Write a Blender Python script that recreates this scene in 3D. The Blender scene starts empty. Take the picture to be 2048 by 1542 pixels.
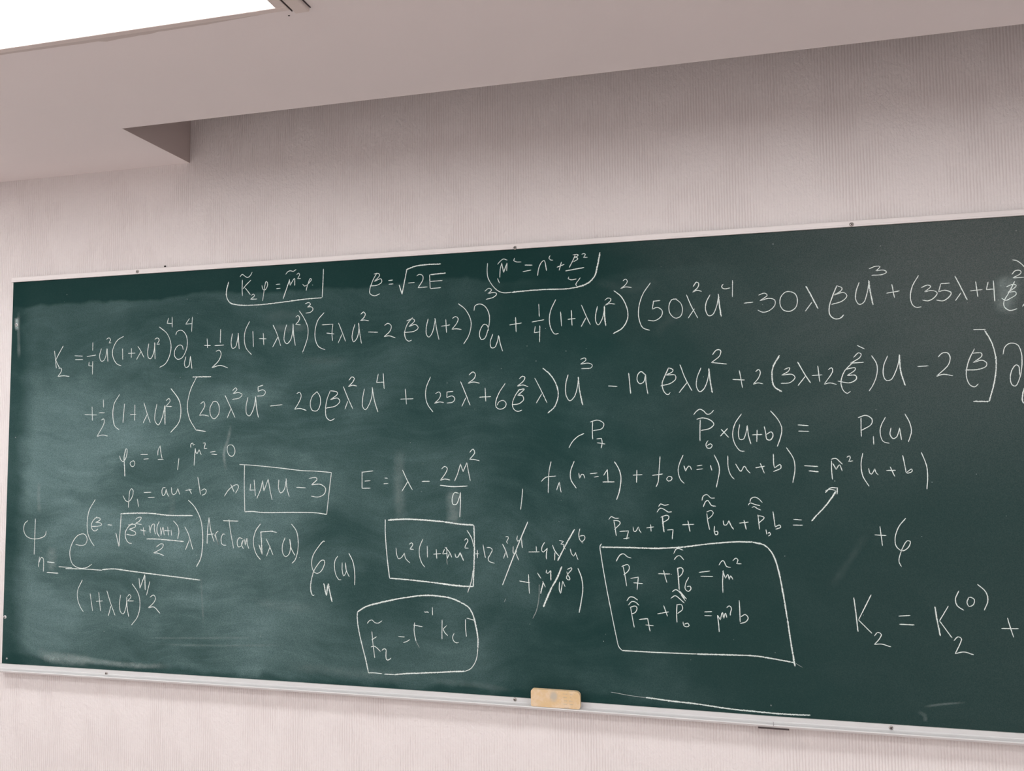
import bpy, bmesh, math, random
from mathutils import Matrix, Vector

# ------------------------------------------------------------------ camera, light level
S = bpy.context.scene
COL = S.collection
BOARD_TOP = 2.15                 # height of the top edge of the board above the floor (m)
CEIL = BOARD_TOP + 0.3361        # underside of the suspended ceiling

cam_data = bpy.data.cameras.new('camera')
cam_data.sensor_width = 36.0
cam_data.lens = 36.0 * 1728.518 / 2048.0
cam_data.clip_start = 0.02
cam = bpy.data.objects.new('camera', cam_data)
COL.objects.link(cam)
right, down, fwd = ((0.9677214, 0.2518921, -0.0081059), (-0.0246297, 0.0625153, -0.9977401), (-0.2508161, 0.9657340, 0.0667014))
M = Matrix.Identity(4)
for i in range(3):
    M[i][0] = right[i]; M[i][1] = -down[i]; M[i][2] = -fwd[i]
M[0][3], M[1][3], M[2][3] = 2.24353, -2.26115, -0.52688 + BOARD_TOP
cam.matrix_world = M
S.camera = cam

S.view_settings.view_transform = 'Standard'
S.view_settings.look = 'None'
S.view_settings.gamma = 1.0
S.view_settings.exposure = 0.0
S.view_settings.use_curve_mapping = False

world = bpy.data.worlds.new('world')
world.use_nodes = True
world.node_tree.nodes['Background'].inputs[0].default_value = (0.5, 0.5, 0.5, 1)
world.node_tree.nodes['Background'].inputs[1].default_value = 0.0
S.world = world

LAMP = 10.0                    # radiance of the diffusers of the ceiling lights
LAMP_LEFT = 17.5                 # unseen left column, boosted to brighten the ceiling and wall at left
LAMP_COLOR = (1.0, 1.0, 1.0)

# ------------------------------------------------------------------ helpers
def link(name, me, mat=None, parent=None, smooth=False):
    o = bpy.data.objects.new(name, me)
    COL.objects.link(o)
    if mat: me.materials.append(mat)
    if parent: o.parent = parent
    if smooth:
        for p in me.polygons: p.use_smooth = True
    return o

def from_bm(name, bm, mat, parent=None, smooth=False):
    me = bpy.data.meshes.new(name)
    bm.normal_update()
    bm.to_mesh(me); bm.free()
    return link(name, me, mat, parent, smooth)

def box(bm, x0, x1, y0, y1, z0, z1, bevel=0.0, seg=2):
    r = bmesh.ops.create_cube(bm, size=1.0)
    vs = r['verts']
    for v in vs:
        v.co = Vector(((x0 + x1) / 2 + v.co.x * (x1 - x0), (y0 + y1) / 2 + v.co.y * (y1 - y0), (z0 + z1) / 2 + v.co.z * (z1 - z0)))
    if bevel:
        es = list({e for v in vs for e in v.link_edges})
        bmesh.ops.bevel(bm, geom=es, offset=bevel, segments=seg, affect='EDGES', profile=0.5)

def sag(x):
    """the long sheet and its tray bow up a few millimetres between their end fixings"""
    return 0.0042 * max(0.0, 1.0 - ((x - 1.15) / 1.15) ** 2)

def extrude_profile(bm, prof, x0, x1, bend=None, n_seg=1):
    """closed (y, z) outline swept along x; bend = how far each outline point follows sag()"""
    n = len(prof)
    cols = []
    for k in range(n_seg + 1):
        x = x0 + (x1 - x0) * k / n_seg
        cols.append([bm.verts.new((x, y, z + (bend[i] * sag(x) if bend else 0.0))) for i, (y, z) in enumerate(prof)])
    for a, b in zip(cols, cols[1:]):
        for i in range(n):
            j = (i + 1) % n
            bm.faces.new((a[i], a[j], b[j], b[i]))
    bm.faces.new(list(reversed(cols[0]))); bm.faces.new(cols[-1])
    bmesh.ops.recalc_face_normals(bm, faces=bm.faces)

def tag(o, label=None, cat=None, group=None, kind=None):
    if label: o['label'] = label
    if cat: o['category'] = cat
    if group: o['group'] = group
    if kind: o['kind'] = kind
    return o

def empty(name, loc):
    o = bpy.data.objects.new(name, None)
    o.empty_display_size = 0.05
    COL.objects.link(o); o.location = loc
    return o

# ------------------------------------------------------------------ node helper
class NT:
    def __init__(self, name):
        self.m = bpy.data.materials.new(name); self.m.use_nodes = True
        self.t = self.m.node_tree; self.n = self.t.nodes; self.l = self.t.links
        self.b = self.n['Principled BSDF']; self.out = self.n['Material Output']
    def new(self, typ, **kw):
        n = self.n.new(typ)
        for k, v in kw.items(): setattr(n, k, v)
        return n
    def put(self, sock, v):
        if hasattr(v, 'is_output') or isinstance(v, bpy.types.NodeSocket): self.l.new(v, sock)
        else: sock.default_value = v
    def math(self, op, a, b=0.0, c=0.0, clamp=False):
        n = self.new('ShaderNodeMath', operation=op, use_clamp=clamp)
        self.put(n.inputs[0], a); self.put(n.inputs[1], b); self.put(n.inputs[2], c)
        return n.outputs[0]
    def step(self, v, a, b, lo=0.0, hi=1.0):
        n = self.new('ShaderNodeMapRange', interpolation_type='SMOOTHSTEP')
        self.put(n.inputs[0], v); self.put(n.inputs[1], a); self.put(n.inputs[2], b)
        self.put(n.inputs[3], lo); self.put(n.inputs[4], hi)
        return n.outputs[0]
    def coord(self):
        return self.new('ShaderNodeTexCoord').outputs['Object']
    def xyz(self, v):
        n = self.new('ShaderNodeSeparateXYZ'); self.l.new(v, n.inputs[0]); return n.outputs
    def mapping(self, v, scale, loc=(0, 0, 0), rot=(0, 0, 0)):
        n = self.new('ShaderNodeMapping')
        self.l.new(v, n.inputs[0])
        n.inputs['Location'].default_value = loc; n.inputs['Scale'].default_value = scale; n.inputs['Rotation'].default_value = rot
        return n.outputs[0]
    def noise(self, v, scale, detail=2.0, rough=0.5, dist=0.0):
        n = self.new('ShaderNodeTexNoise')
        self.l.new(v, n.inputs['Vector'])
        n.inputs['Scale'].default_value = scale; n.inputs['Detail'].default_value = detail
        n.inputs['Roughness'].default_value = rough; n.inputs['Distortion'].default_value = dist
        return n.outputs[0]
    def mix(self, f, a, b):
        n = self.new('ShaderNodeMix', data_type='RGBA')
        self.put(n.inputs[0], f); self.put(n.inputs[6], a); self.put(n.inputs[7], b)
        return n.outputs[2]
    def bump(self, h, strength=1.0, dist=1.0):
        n = self.new('ShaderNodeBump')
        n.inputs['Strength'].default_value = strength; n.inputs['Distance'].default_value = dist
        self.l.new(h, n.inputs['Height'])
        self.l.new(n.outputs[0], self.b.inputs['Normal'])
        return n
    def base(self, c, rough=0.7, spec=0.3, metal=0.0):
        self.put(self.b.inputs['Base Color'], c)
        self.b.inputs['Roughness'].default_value = rough
        self.b.inputs['Specular IOR Level'].default_value = spec
        self.b.inputs['Metallic'].default_value = metal
        return self

def rgb(r, g, b): return (r, g, b, 1.0)

# ------------------------------------------------------------------ materials
def wallpaper():
    m = NT('ribbed_wallpaper')
    v = m.coord(); x, y, z = m.xyz(v)
    u = m.math('ADD', x, y)                                   # runs along the wall whichever way it faces
    wob = m.noise(m.mapping(v, (1, 1, 0.18)), 26.0, 3.0, 0.6)
    fine = m.noise(m.mapping(v, (1, 1, 0.35)), 95.0, 2.0, 0.6)
    ph = m.math('MULTIPLY', m.math('ADD', u, m.math('ADD', m.math('MULTIPLY', wob, 0.0045), m.math('MULTIPLY', fine, 0.0028))), 2 * math.pi / 0.0072)
    rib = m.math('MULTIPLY', m.math('SINE', ph), 0.5)
    fibre = m.noise(m.mapping(v, (1, 1, 0.05)), 260.0, 2.0, 0.6)
    patch = m.noise(m.mapping(v, (1, 1, 0.6)), 6.5, 5.0, 0.66)
    keep = m.step(patch, 0.42, 0.60, 0.20, 1.0)               # where the ribs stand out
    crumb = m.noise(m.mapping(v, (1, 1, 0.7)), 115.0, 3.0, 0.6, 0.25)
    h = m.math('MULTIPLY', rib, m.math('MULTIPLY', keep, 0.00085))
    h = m.math('ADD', h, m.math('MULTIPLY', fibre, 0.0005))
    h = m.math('ADD', h, m.math('MULTIPLY', crumb, m.step(patch, 0.35, 0.62, 0.0044, 0.0014)))
    m.bump(h, 0.85, 1.0)
    tone = m.noise(v, 1.7, 3.0, 0.55)
    c = m.mix(tone, rgb(0.79, 0.752, 0.744), rgb(0.77, 0.738, 0.730))
    groove = m.math('MULTIPLY', m.step(m.math('SINE', ph), -1.0, 0.0, 0.42, 0.0), keep)  # groove shade painted in, since the ribs barely catch the light
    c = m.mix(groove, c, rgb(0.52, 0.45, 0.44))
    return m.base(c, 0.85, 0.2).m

def plaster(name, col):
    m = NT(name)
    v = m.coord()
    c = m.mix(m.noise(v, 2.2, 4.0, 0.6), rgb(*col), rgb(col[0] * 0.95, col[1] * 0.955, col[2] * 0.96))
    m.bump(m.math('MULTIPLY', m.noise(v, 90.0, 3.0, 0.6), 0.0006), 0.35, 1.0)
    return m.base(c, 0.9, 0.15).m

def simple(name, col, rough=0.5, spec=0.4, metal=0.0, var=0.06, scale=40.0):
    m = NT(name)
    v = m.coord()
    c = m.mix(m.noise(v, scale, 3.0, 0.6), rgb(*col), rgb(*[k * (1 - var) for k in col]))
    return m.base(c, rough, spec, metal).m

def board_paint():
    """green chalkboard paint under a film of wiped chalk; the film stops short of the edges"""
    m = NT('green_board_paint')
    v = m.coord(); x, y, z = m.xyz(v)
    w1 = m.noise(v, 3.0, 4.0, 0.6); w2 = m.noise(m.mapping(v, (1, 1, 1.0), (7, 3, 1)), 7.0, 3.0, 0.6)
    wob = m.math('MULTIPLY', m.math('SUBTRACT', w1, 0.5), 0.10)
    zt = m.math('ADD', z, wob)
    top = m.step(zt, -0.085, -0.068, 1.0, 0.0)                 # clean strip under the top rail
    bot = m.step(m.math('ADD', z, m.math('MULTIPLY', m.math('SUBTRACT', w2, 0.5), 0.09)), -1.188, -1.166, 0.35, 1.0)
    lef = m.step(m.math('ADD', x, m.math('MULTIPLY', m.math('SUBTRACT', w2, 0.5), 0.11)), 0.035, 0.115, 0.25, 1.0)
    mask = m.math('MULTIPLY', m.math('MULTIPLY', m.math('MAXIMUM', top, 0.12), bot), lef)
    # wiping strokes: broad arcs and fine threads
    warp = m.new('ShaderNodeVectorMath', operation='ADD')
    wn = m.new('ShaderNodeTexNoise'); m.l.new(v, wn.inputs['Vector']); wn.inputs['Scale'].default_value = 1.6
    sc = m.new('ShaderNodeVectorMath', operation='SCALE'); m.l.new(wn.outputs[1], sc.inputs[0]); sc.inputs['Scale'].default_value = 0.45
    m.l.new(v, warp.inputs[0]); m.l.new(sc.outputs[0], warp.inputs[1])
    wv = warp.outputs[0]
    broad = m.noise(m.mapping(wv, (1.0, 1, 2.2), (0, 0, 0), (0, 0.9, 0)), 2.6, 3.0, 0.55)
    arcs = m.noise(m.mapping(wv, (0.7, 1, 5.5), (3, 0, 2), (0, -0.5, 0)), 5.5, 4.0, 0.6)
    thread = m.noise(m.mapping(wv, (1.2, 1, 16.0), (1, 0, 4), (0, 0.25, 0)), 11.0, 3.0, 0.6)
    grain = m.noise(v, 420.0, 2.0, 0.7)
    side = m.math('MULTIPLY', m.step(m.math('ADD', x, m.math('MULTIPLY', m.math('SUBTRACT', w1, 0.5), 1.6)), 0.35, 2.4, 1.0, 0.04),
                  m.step(m.math('ADD', z, m.math('MULTIPLY', m.math('SUBTRACT', w2, 0.5), 0.4)), -0.60, -0.15, 1.0, 0.50))                      # paler towards the left end and lower down
    f = m.math('MULTIPLY', m.step(broad, 0.30, 0.72, 0.35, 1.0), 0.235)
    f = m.math('ADD', f, m.math('MULTIPLY', m.step(arcs, 0.42, 0.78), 0.055))
    f = m.math('ADD', f, m.math('MULTIPLY', m.step(thread, 0.48, 0.80), 0.030))
    f = m.math('MULTIPLY', m.math('MULTIPLY', f, mask), side)
    f = m.math('MULTIPLY', f, m.step(grain, 0.25, 0.75, 0.6, 1.4))
    green = m.mix(m.noise(v, 2.0, 3.0, 0.6), rgb(0.0090, 0.0385, 0.0355), rgb(0.0100, 0.0370, 0.0350))
    c = m.mix(f, green, rgb(0.45, 0.66, 0.67))
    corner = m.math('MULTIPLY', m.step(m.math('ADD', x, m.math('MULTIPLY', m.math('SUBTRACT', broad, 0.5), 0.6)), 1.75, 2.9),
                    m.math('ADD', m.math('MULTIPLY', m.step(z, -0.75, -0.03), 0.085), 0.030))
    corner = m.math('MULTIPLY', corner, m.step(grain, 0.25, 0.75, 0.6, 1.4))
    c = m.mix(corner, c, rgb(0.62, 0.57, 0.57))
    weave = m.noise(m.mapping(v, (1, 1, 1.6)), 260.0, 2.0, 0.7)
    c = m.mix(m.step(weave, 0.50, 0.85, 0.0, 0.018), c, rgb(0.45, 0.62, 0.60))
    m.bump(m.math('MULTIPLY', m.noise(v, 300.0, 2.0, 0.6), 0.0003), 0.25, 1.0)
    return m.base(c, 0.72, 0.035).m

def chalk(name, soft=False):
    """dry chalk on the board: grains with gaps, thinner towards the sides of the stroke"""
    m = NT(name)
    v = m.coord()
    uvn = m.new('ShaderNodeUVMap', uv_map='stroke')
    ux, uy, _ = m.xyz(uvn.outputs[0])
    att = m.new('ShaderNodeAttribute', attribute_name='dust'); att.attribute_type = 'GEOMETRY'
    r, g, b = m.xyz(att.outputs['Vector'])
    edge = m.math('SUBTRACT', 1.0, m.math('ABSOLUTE', m.math('SUBTRACT', m.math('MULTIPLY', uy, 2.0), 1.0)))
    if soft:
        ends = m.math('MULTIPLY', m.step(ux, 0.0, 0.25), m.step(ux, 1.0, 0.75))
        n = m.noise(v, 60.0, 4.0, 0.65)
        gr = m.noise(v, 500.0, 2.0, 0.7)
        a = m.math('MULTIPLY', m.math('MULTIPLY', m.step(edge, 0.0, 0.9), ends), m.step(n, 0.25, 0.75, 0.45, 1.3))
        a = m.math('MULTIPLY', a, m.step(gr, 0.3, 0.7, 0.6, 1.3))
        a = m.math('MULTIPLY', a, r, clamp=True)
    else:
        n = m.noise(v, 520.0, 2.5, 0.7)
        body = m.math('ADD', m.math('MULTIPLY', edge, 1.15), m.math('MULTIPLY', m.math('SUBTRACT', n, 0.5), g))
        a = m.step(body, 0.22, 0.86)
        a = m.math('MULTIPLY', a, r, clamp=True)
    m.base(rgb(0.46, 0.58, 0.57) if soft else rgb(0.70, 0.79, 0.76), 0.95, 0.05)
    tr = m.new('ShaderNodeBsdfTransparent'); mx = m.new('ShaderNodeMixShader')
    m.l.new(a, mx.inputs[0]); m.l.new(tr.outputs[0], mx.inputs[1]); m.l.new(m.b.outputs[0], mx.inputs[2])
    m.l.new(mx.outputs[0], m.out.inputs['Surface'])
    return m.m

def eraser_wood():
    m = NT('worn_eraser_wood')
    v = m.coord(); x, y, z = m.xyz(v)
    grain = m.noise(m.mapping(v, (3, 1, 30)), 12.0, 4.0, 0.6)
    wear = m.noise(v, 45.0, 4.0, 0.65)
    c = m.mix(grain, rgb(0.72, 0.52, 0.28), rgb(0.66, 0.49, 0.29))
    c = m.mix(m.step(wear, 0.40, 0.70, 0.0, 0.75), c, rgb(0.76, 0.62, 0.47))
    # rubbed grey emblem in the middle and faded lines of print to its right
    d = m.math('SQRT', m.math('ADD', m.math('POWER', m.math('DIVIDE', m.math('ADD', x, 0.005), 0.012), 2.0),
                              m.math('POWER', m.math('DIVIDE', m.math('SUBTRACT', z, 0.029), 0.015), 2.0)))
    d = m.math('ADD', d, m.math('MULTIPLY', m.math('SUBTRACT', wear, 0.5), 1.2))
    c = m.mix(m.step(d, 0.2, 1.25, 0.75, 0.0), c, rgb(0.47, 0.46, 0.42))
    lines = m.step(m.math('SINE', m.math('MULTIPLY', z, 2 * math.pi / 0.0085)), 0.45, 0.8)
    zone = m.math('MULTIPLY', m.step(x, 0.017, 0.024), m.step(x, 0.055, 0.048))
    broken = m.step(m.noise(m.mapping(v, (1, 1, 0.4)), 160.0, 2.0, 0.6), 0.42, 0.58)
    c = m.mix(m.math('MULTIPLY', m.math('MULTIPLY', lines, zone), m.math('MULTIPLY', broken, 0.5)), c, rgb(0.40, 0.36, 0.30))
    m.bump(m.math('MULTIPLY', wear, 0.001), 0.4, 1.0)
    return m.base(c, 0.75, 0.2).m

def emitter(power):
    m = NT('lit_diffuser')
    m.base(rgb(0.9, 0.9, 0.9), 0.6, 0.2)
    m.b.inputs['Emission Color'].default_value = (*LAMP_COLOR, 1)
    m.b.inputs['Emission Strength'].default_value = power
    return m.m

WALL = wallpaper()
CEILM = plaster('white_ceiling_paint', (0.82, 0.765, 0.755))
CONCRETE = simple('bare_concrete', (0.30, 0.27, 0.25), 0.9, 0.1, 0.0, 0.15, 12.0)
FLOORM = simple('brown_floor', (0.68, 0.59, 0.565), 0.5, 0.3, 0.0, 0.2, 8.0)
BOARD = board_paint()
EDGE = simple('board_core', (0.55, 0.5, 0.45), 0.8)
ALU = simple('pale_painted_metal', (0.80, 0.765, 0.755), 0.42, 0.5, 0.0, 0.06, 25.0)
TRAYM = simple('brushed_aluminium', (0.68, 0.68, 0.68), 0.38, 0.5, 0.0, 0.06, 25.0)
DARK = simple('dark_gap', (0.06, 0.045, 0.045), 0.8)
STEEL = simple('dull_steel', (0.50, 0.47, 0.45), 0.35, 0.5, 1.0, 0.2, 300.0)
SLOT = simple('screw_slot', (0.03, 0.025, 0.025), 0.9)
NAILM = simple('dark_nail_head', (0.03, 0.022, 0.02), 0.6)
CHALK = chalk('white_chalk')
SMEAR = chalk('smeared_chalk', True)
WOOD = eraser_wood()
FELT = simple('grey_felt', (0.20, 0.19, 0.18), 1.0, 0.05, 0.0, 0.4, 200.0)
FRAMEM = simple('cream_light_frame', (0.72, 0.64, 0.605), 0.5, 0.35, 0.0, 0.08, 30.0)
POCKET_SHADE = plaster('pocket_shade_tone', (0.54, 0.46, 0.44))  # ceiling paint darkened to stand in for shade in the pocket
GLOW = emitter(LAMP)
GLOW_LEFT = emitter(LAMP_LEFT)
FLAKE = plaster('flaking_filler', (0.62, 0.55, 0.52))

# ------------------------------------------------------------------ the room
X0, X1, Y0, T = -2.4, 5.0, -5.4, 0.12
GAP_Y, GAP_X, POCKET = -0.3012, 0.6439, 0.70       # curtain pocket left open between the ceiling and the front wall
HI = CEIL + POCKET
def slab(name, boxes, mat):
    bm = bmesh.new()
    for b in boxes: box(bm, *b)
    return tag(from_bm(name, bm, mat), kind='structure')
slab('floor', [(X0 - T, X1 + T, Y0 - T, T, -0.1, 0.0)], FLOORM)
slab('wall_front', [(X0 - T, X1 + T, 0.0, T, 0.0, HI + 0.1)], WALL)
slab('wall_left', [(X0 - T, X0, Y0, 0.0, 0.0, HI + 0.1)], WALL)
slab('wall_right', [(X1, X1 + T, Y0, 0.0, 0.0, HI + 0.1)], WALL)
slab('wall_rear', [(X0 - T, X1 + T, Y0 - T, Y0, 0.0, HI + 0.1)], WALL)

def ceiling():
    bm = bmesh.new()
    # L-shaped suspended ceiling: outline in plan, then its side faces up to the slab above
    P = [(X0, Y0), (X1, Y0), (X1, GAP_Y), (GAP_X, GAP_Y), (GAP_X, 0.0), (X0, 0.0)]
    lo = [bm.verts.new((x, y, CEIL)) for x, y in P]
    hi = [bm.verts.new((x, y, HI)) for x, y in P]
    bm.faces.new(list(reversed(lo))); bm.faces.new(hi)
    for i in range(6):
        j = (i + 1) % 6
        bm.faces.new((lo[i], lo[j], hi[j], hi[i]))
    bmesh.ops.recalc_face_normals(bm, faces=bm.faces)
    n0 = len(bm.faces)
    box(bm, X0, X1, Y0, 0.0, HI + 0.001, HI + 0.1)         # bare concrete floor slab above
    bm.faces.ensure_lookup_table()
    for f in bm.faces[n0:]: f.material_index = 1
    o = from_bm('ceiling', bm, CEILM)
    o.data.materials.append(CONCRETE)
    return tag(o, kind='structure')
ceiling()

# added thin panel, its darker colour paints in shade at the pocket end
slab('pocket_shade_panel', [(GAP_X - 0.0005, GAP_X + 0.0015, GAP_Y + 0.0005, -0.0005, CEIL, HI - 0.002)], POCKET_SHADE)

# ------------------------------------------------------------------ ceiling lights
LX, LY = 1.2, 0.30
def make_light():
    t = empty('ceiling_light', (0, 0, 0))              # origin: front right corner on the ceiling
    w = 0.034
    bm = bmesh.new()
    xr = -0.034                                        # frame proper stops before the end bar
    box(bm, -LX + 0.034, xr, -w, -0.018, -0.009, 0.0, 0.002)
    box(bm, -LX + 0.034, xr, -LY, -LY + w, -0.009, 0.0, 0.002)
    box(bm, xr - 0.026, xr, -LY + w, -w, -0.009, 0.0, 0.002)
    box(bm, -LX + 0.034, -LX + 0.060, -LY + w, -w, -0.009, 0.0, 0.002)
    from_bm('frame', bm, FRAMEM, t)
    bm = bmesh.new()
    box(bm, -LX + 0.058, xr - 0.024, -LY + w - 0.002, -w + 0.002, -0.005, -0.001)
    from_bm('diffuser', bm, GLOW, t)
    for s in (0, 1):
        bm = bmesh.new()
        a = -0.031 if s == 0 else -LX
        box(bm, a, a + 0.031, -LY, -0.004, -0.0100, 0.0, 0.003, 3)
        e = from_bm('end_bar', bm, FRAMEM, t)
        bm = bmesh.new()
        b = a - 0.0019 if s == 0 else a + 0.0312
        box(bm, b, b + 0.0016, -LY, -0.016, -0.0104, 0.0)
        c = a + 0.0311 if s == 0 else a - 0.0021
        box(bm, c, c + 0.002, -LY, -0.004, -0.0012, 0.0)
        from_bm('shadow_gap', bm, DARK, e)
    return t

def copy_tree(o, parent=None):
    c = o.copy(); COL.objects.link(c); c.parent = parent
    for ch in list(o.children): copy_tree(ch, c)
    return c

proto = bright_panel = None
ROWS = [('nearest the chalkboard wall', -0.755), ('in the second row', -1.93), ('in the third row', -3.1), ('in the rear row', -4.3)]
COLS = [('by the left wall', -0.053), ('second from the left wall', 1.447), ('second from the right wall', 2.947), ('by the right wall', 4.447)]
proto = make_light()             # this first one is the lamp in the picture
for ri, (rw, ry) in enumerate(ROWS):
    for ci, (cw, cx) in enumerate(COLS):
        o = proto if (ri, ci) == (0, 1) else copy_tree(proto)
        if ci == 0:
            for ch in o.children:
                if ch.name.startswith('diffuser'):
                    if bright_panel is None:
                        bright_panel = ch.data.copy(); bright_panel.materials[0] = GLOW_LEFT
                    ch.data = bright_panel
        o.location = (cx, ry, CEIL)
        if ri == 0 and ci == 1:
            lab = 'glowing white ceiling light panel in a cream frame, beside the ceiling pocket'
        else:
            lab = 'white ceiling light %s %s' % (rw, cw)
        tag(o, lab, 'ceiling light', 'flush fluorescent ceiling lights')

def filler():
    """ragged strip of old filler showing along the light's frame"""
    random.seed(5)
    bm = bmesh.new()
    n = 70; xa, xb = 0.25, 1.41; y0 = -0.7735
    top = []; bot = []
    off = 0.006
    for i in range(n + 1):
        x = xa + (xb - xa) * i / n
        off = min(0.013, max(0.002, off + random.uniform(-0.0022, 0.0022)))
        if x > 1.22: k = 0.019 - (x - 1.22) * 0.05 + off * 0.1
        elif 0.95 < x < 1.09: k = 0.020 + off * 0.9
        else: k = 0.019 + off * 0.35
        top.append((x, y0, CEIL - 0.0012)); bot.append((x, y0 + k, CEIL - 0.0012))
    tv = [bm.verts.new(p) for p in top]; bv = [bm.verts.new(p) for p in bot]
    tv2 = [bm.verts.new((p[0], p[1], CEIL)) for p in top]; bv2 = [bm.verts.new((p[0], p[1], CEIL)) for p in bot]
    for i in range(n):
        bm.faces.new((tv[i], tv[i + 1], bv[i + 1], bv[i]))
        bm.faces.new((bv[i], bv[i + 1], bv2[i + 1], bv2[i]))
    bmesh.ops.recalc_face_normals(bm, faces=bm.faces)
    return tag(from_bm('trim_1', bm, FLAKE), kind='structure')
filler()

# ------------------------------------------------------------------ chalkboard
BL, BR, BB = 0.0115, 3.45, -1.1970                      # left, right and bottom of the green sheet; its top is 0
FY = -0.0100                                       # front face of the sheet
chalkboard = empty('chalkboard', (0, 0, BOARD_TOP))
tag(chalkboard, 'long green chalkboard covered in white handwritten formulas, fixed to the ribbed wall', 'chalkboard')

bm = bmesh.new()
extrude_profile(bm, [(FY, 0.0), (-0.0005, 0.0), (-0.0005, BB), (FY, BB)], BL, BR, [0, 0, 1, 1], 30)
surface = from_bm('writing_surface', bm, BOARD, chalkboard)
tag(surface, 'dusty green writing surface')

def screw(x, y, z, parent, r=0.0052, spin=0.5, mat=None):
    bm = bmesh.new()
    rings = [(1.0, 0.0), (0.97, 0.35), (0.8, 0.75), (0.45, 0.96)]
    N = 20; prev = None
    for k, (q, h) in enumerate(rings):
        cur = [bm.verts.new((x + r * q * math.cos(2 * math.pi * i / N), y - 0.0028 * h, z + r * q * math.sin(2 * math.pi * i / N))) for i in range(N)]
        if prev:
            for i in range(N):
                j = (i + 1) % N
                bm.faces.new((prev[i], cur[i], cur[j], prev[j]))
        prev = cur
    bm.faces.new(prev)
    bmesh.ops.recalc_face_normals(bm, faces=bm.faces)
    o = from_bm('screw', bm, mat or STEEL, parent, True)
    bm = bmesh.new()
    for a in (spin, spin + math.pi / 2):
        ca, sa = math.cos(a), math.sin(a); L, W = r * 0.66, r * 0.13
        q = [(-L, -W), (L, -W), (L, W), (-L, W)]
        f = [bm.verts.new((x + ca * p - sa * s, y - 0.00305, z + sa * p + ca * s)) for p, s in q]
        g = [bm.verts.new((x + ca * p - sa * s, y - 0.0015, z + sa * p + ca * s)) for p, s in q]
        bm.faces.new(f)
        for i in range(4): bm.faces.new((f[i], f[(i + 1) % 4], g[(i + 1) % 4], g[i]))
    bmesh.ops.recalc_face_normals(bm, faces=bm.faces)
    me = bpy.data.meshes.new('slot'); bm.to_mesh(me); bm.free()
    # the cross recess belongs to the head: one mesh, two materials
    bm = bmesh.new(); bm.from_mesh(o.data); n0 = len(bm.faces); bm.from_mesh(me)
    bm.faces.ensure_lookup_table()
    for f in bm.faces[n0:]: f.material_index = 1
    bm.to_mesh(o.data); bm.free(); o.data.materials.append(SLOT)
    bpy.data.meshes.remove(me)
    return o

# top rail: a shallow painted channel hooked over the edge of the sheet
RT = 0.0155
bm = bmesh.new()
extrude_profile(bm, [(-0.0004, RT), (-0.0125, RT), (-0.0140, RT - 0.0015), (-0.0140, 0.0045), (-0.0150, 0.0035), (-0.0150, 0.0), (-0.0102, 0.0), (-0.0102, 0.0005), (-0.0004, 0.0005)], BL - 0.003, BR + 0.003)
rail = from_bm('top_rail', bm, ALU, chalkboard)
tag(rail, 'narrow pale rail along the top edge')
for k, (x, z) in enumerate([(0.4770, 0.0069), (1.6715, 0.0026), (2.5293, 0.0053)]): screw(x, -0.0139, z, rail, 0.0056, 0.4 + k)

# chalk tray: screwed flange with a ledge in front
LEDGE = BB - 0.0128
bm = bmesh.new()
extrude_profile(bm, [(-0.0004, BB - 0.0005), (-0.0130, BB - 0.0005), (-0.0130, LEDGE + 0.001), (-0.0150, LEDGE), (-0.0330, LEDGE - 0.0003),
                     (-0.0352, LEDGE - 0.0008), (-0.0366, LEDGE - 0.0022), (-0.0366, LEDGE - 0.0030), (-0.0328, LEDGE - 0.0082), (-0.0312, LEDGE - 0.0087), (-0.0004, LEDGE - 0.0087)], BL - 0.006, BR + 0.003, [1] * 11, 30)
tray = from_bm('chalk_tray', bm, TRAYM, chalkboard)
tag(tray, 'pale aluminium tray along the bottom edge')
for k, (x, z) in enumerate([(0.3975, -1.2051), (1.6609, -1.1991), (2.5780, -1.2047)]): screw(x, -0.0129, z, tray, 0.0050, 0.2 + k)
bm = bmesh.new()
jx = 2.3111
box(bm, jx - 0.036, jx + 0.036, -0.034, -0.004, LEDGE - 0.0119, LEDGE - 0.0087, 0.0005)
box(bm, jx - 0.0004, jx + 0.0004, -0.0368, -0.002, LEDGE - 0.0032, LEDGE + 0.0003)
from_bm('joint_plate', bm, DARK, tray)

for k, (x, z, r) in enumerate([(0.0286, -0.1379, 0.0055), (0.0186, -1.0549, 0.0052), (0.0300, -1.1813, 0.0026)]): screw(x, FY + 0.0002, z, surface, r, 0.7 + k, TRAYM)

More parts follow.
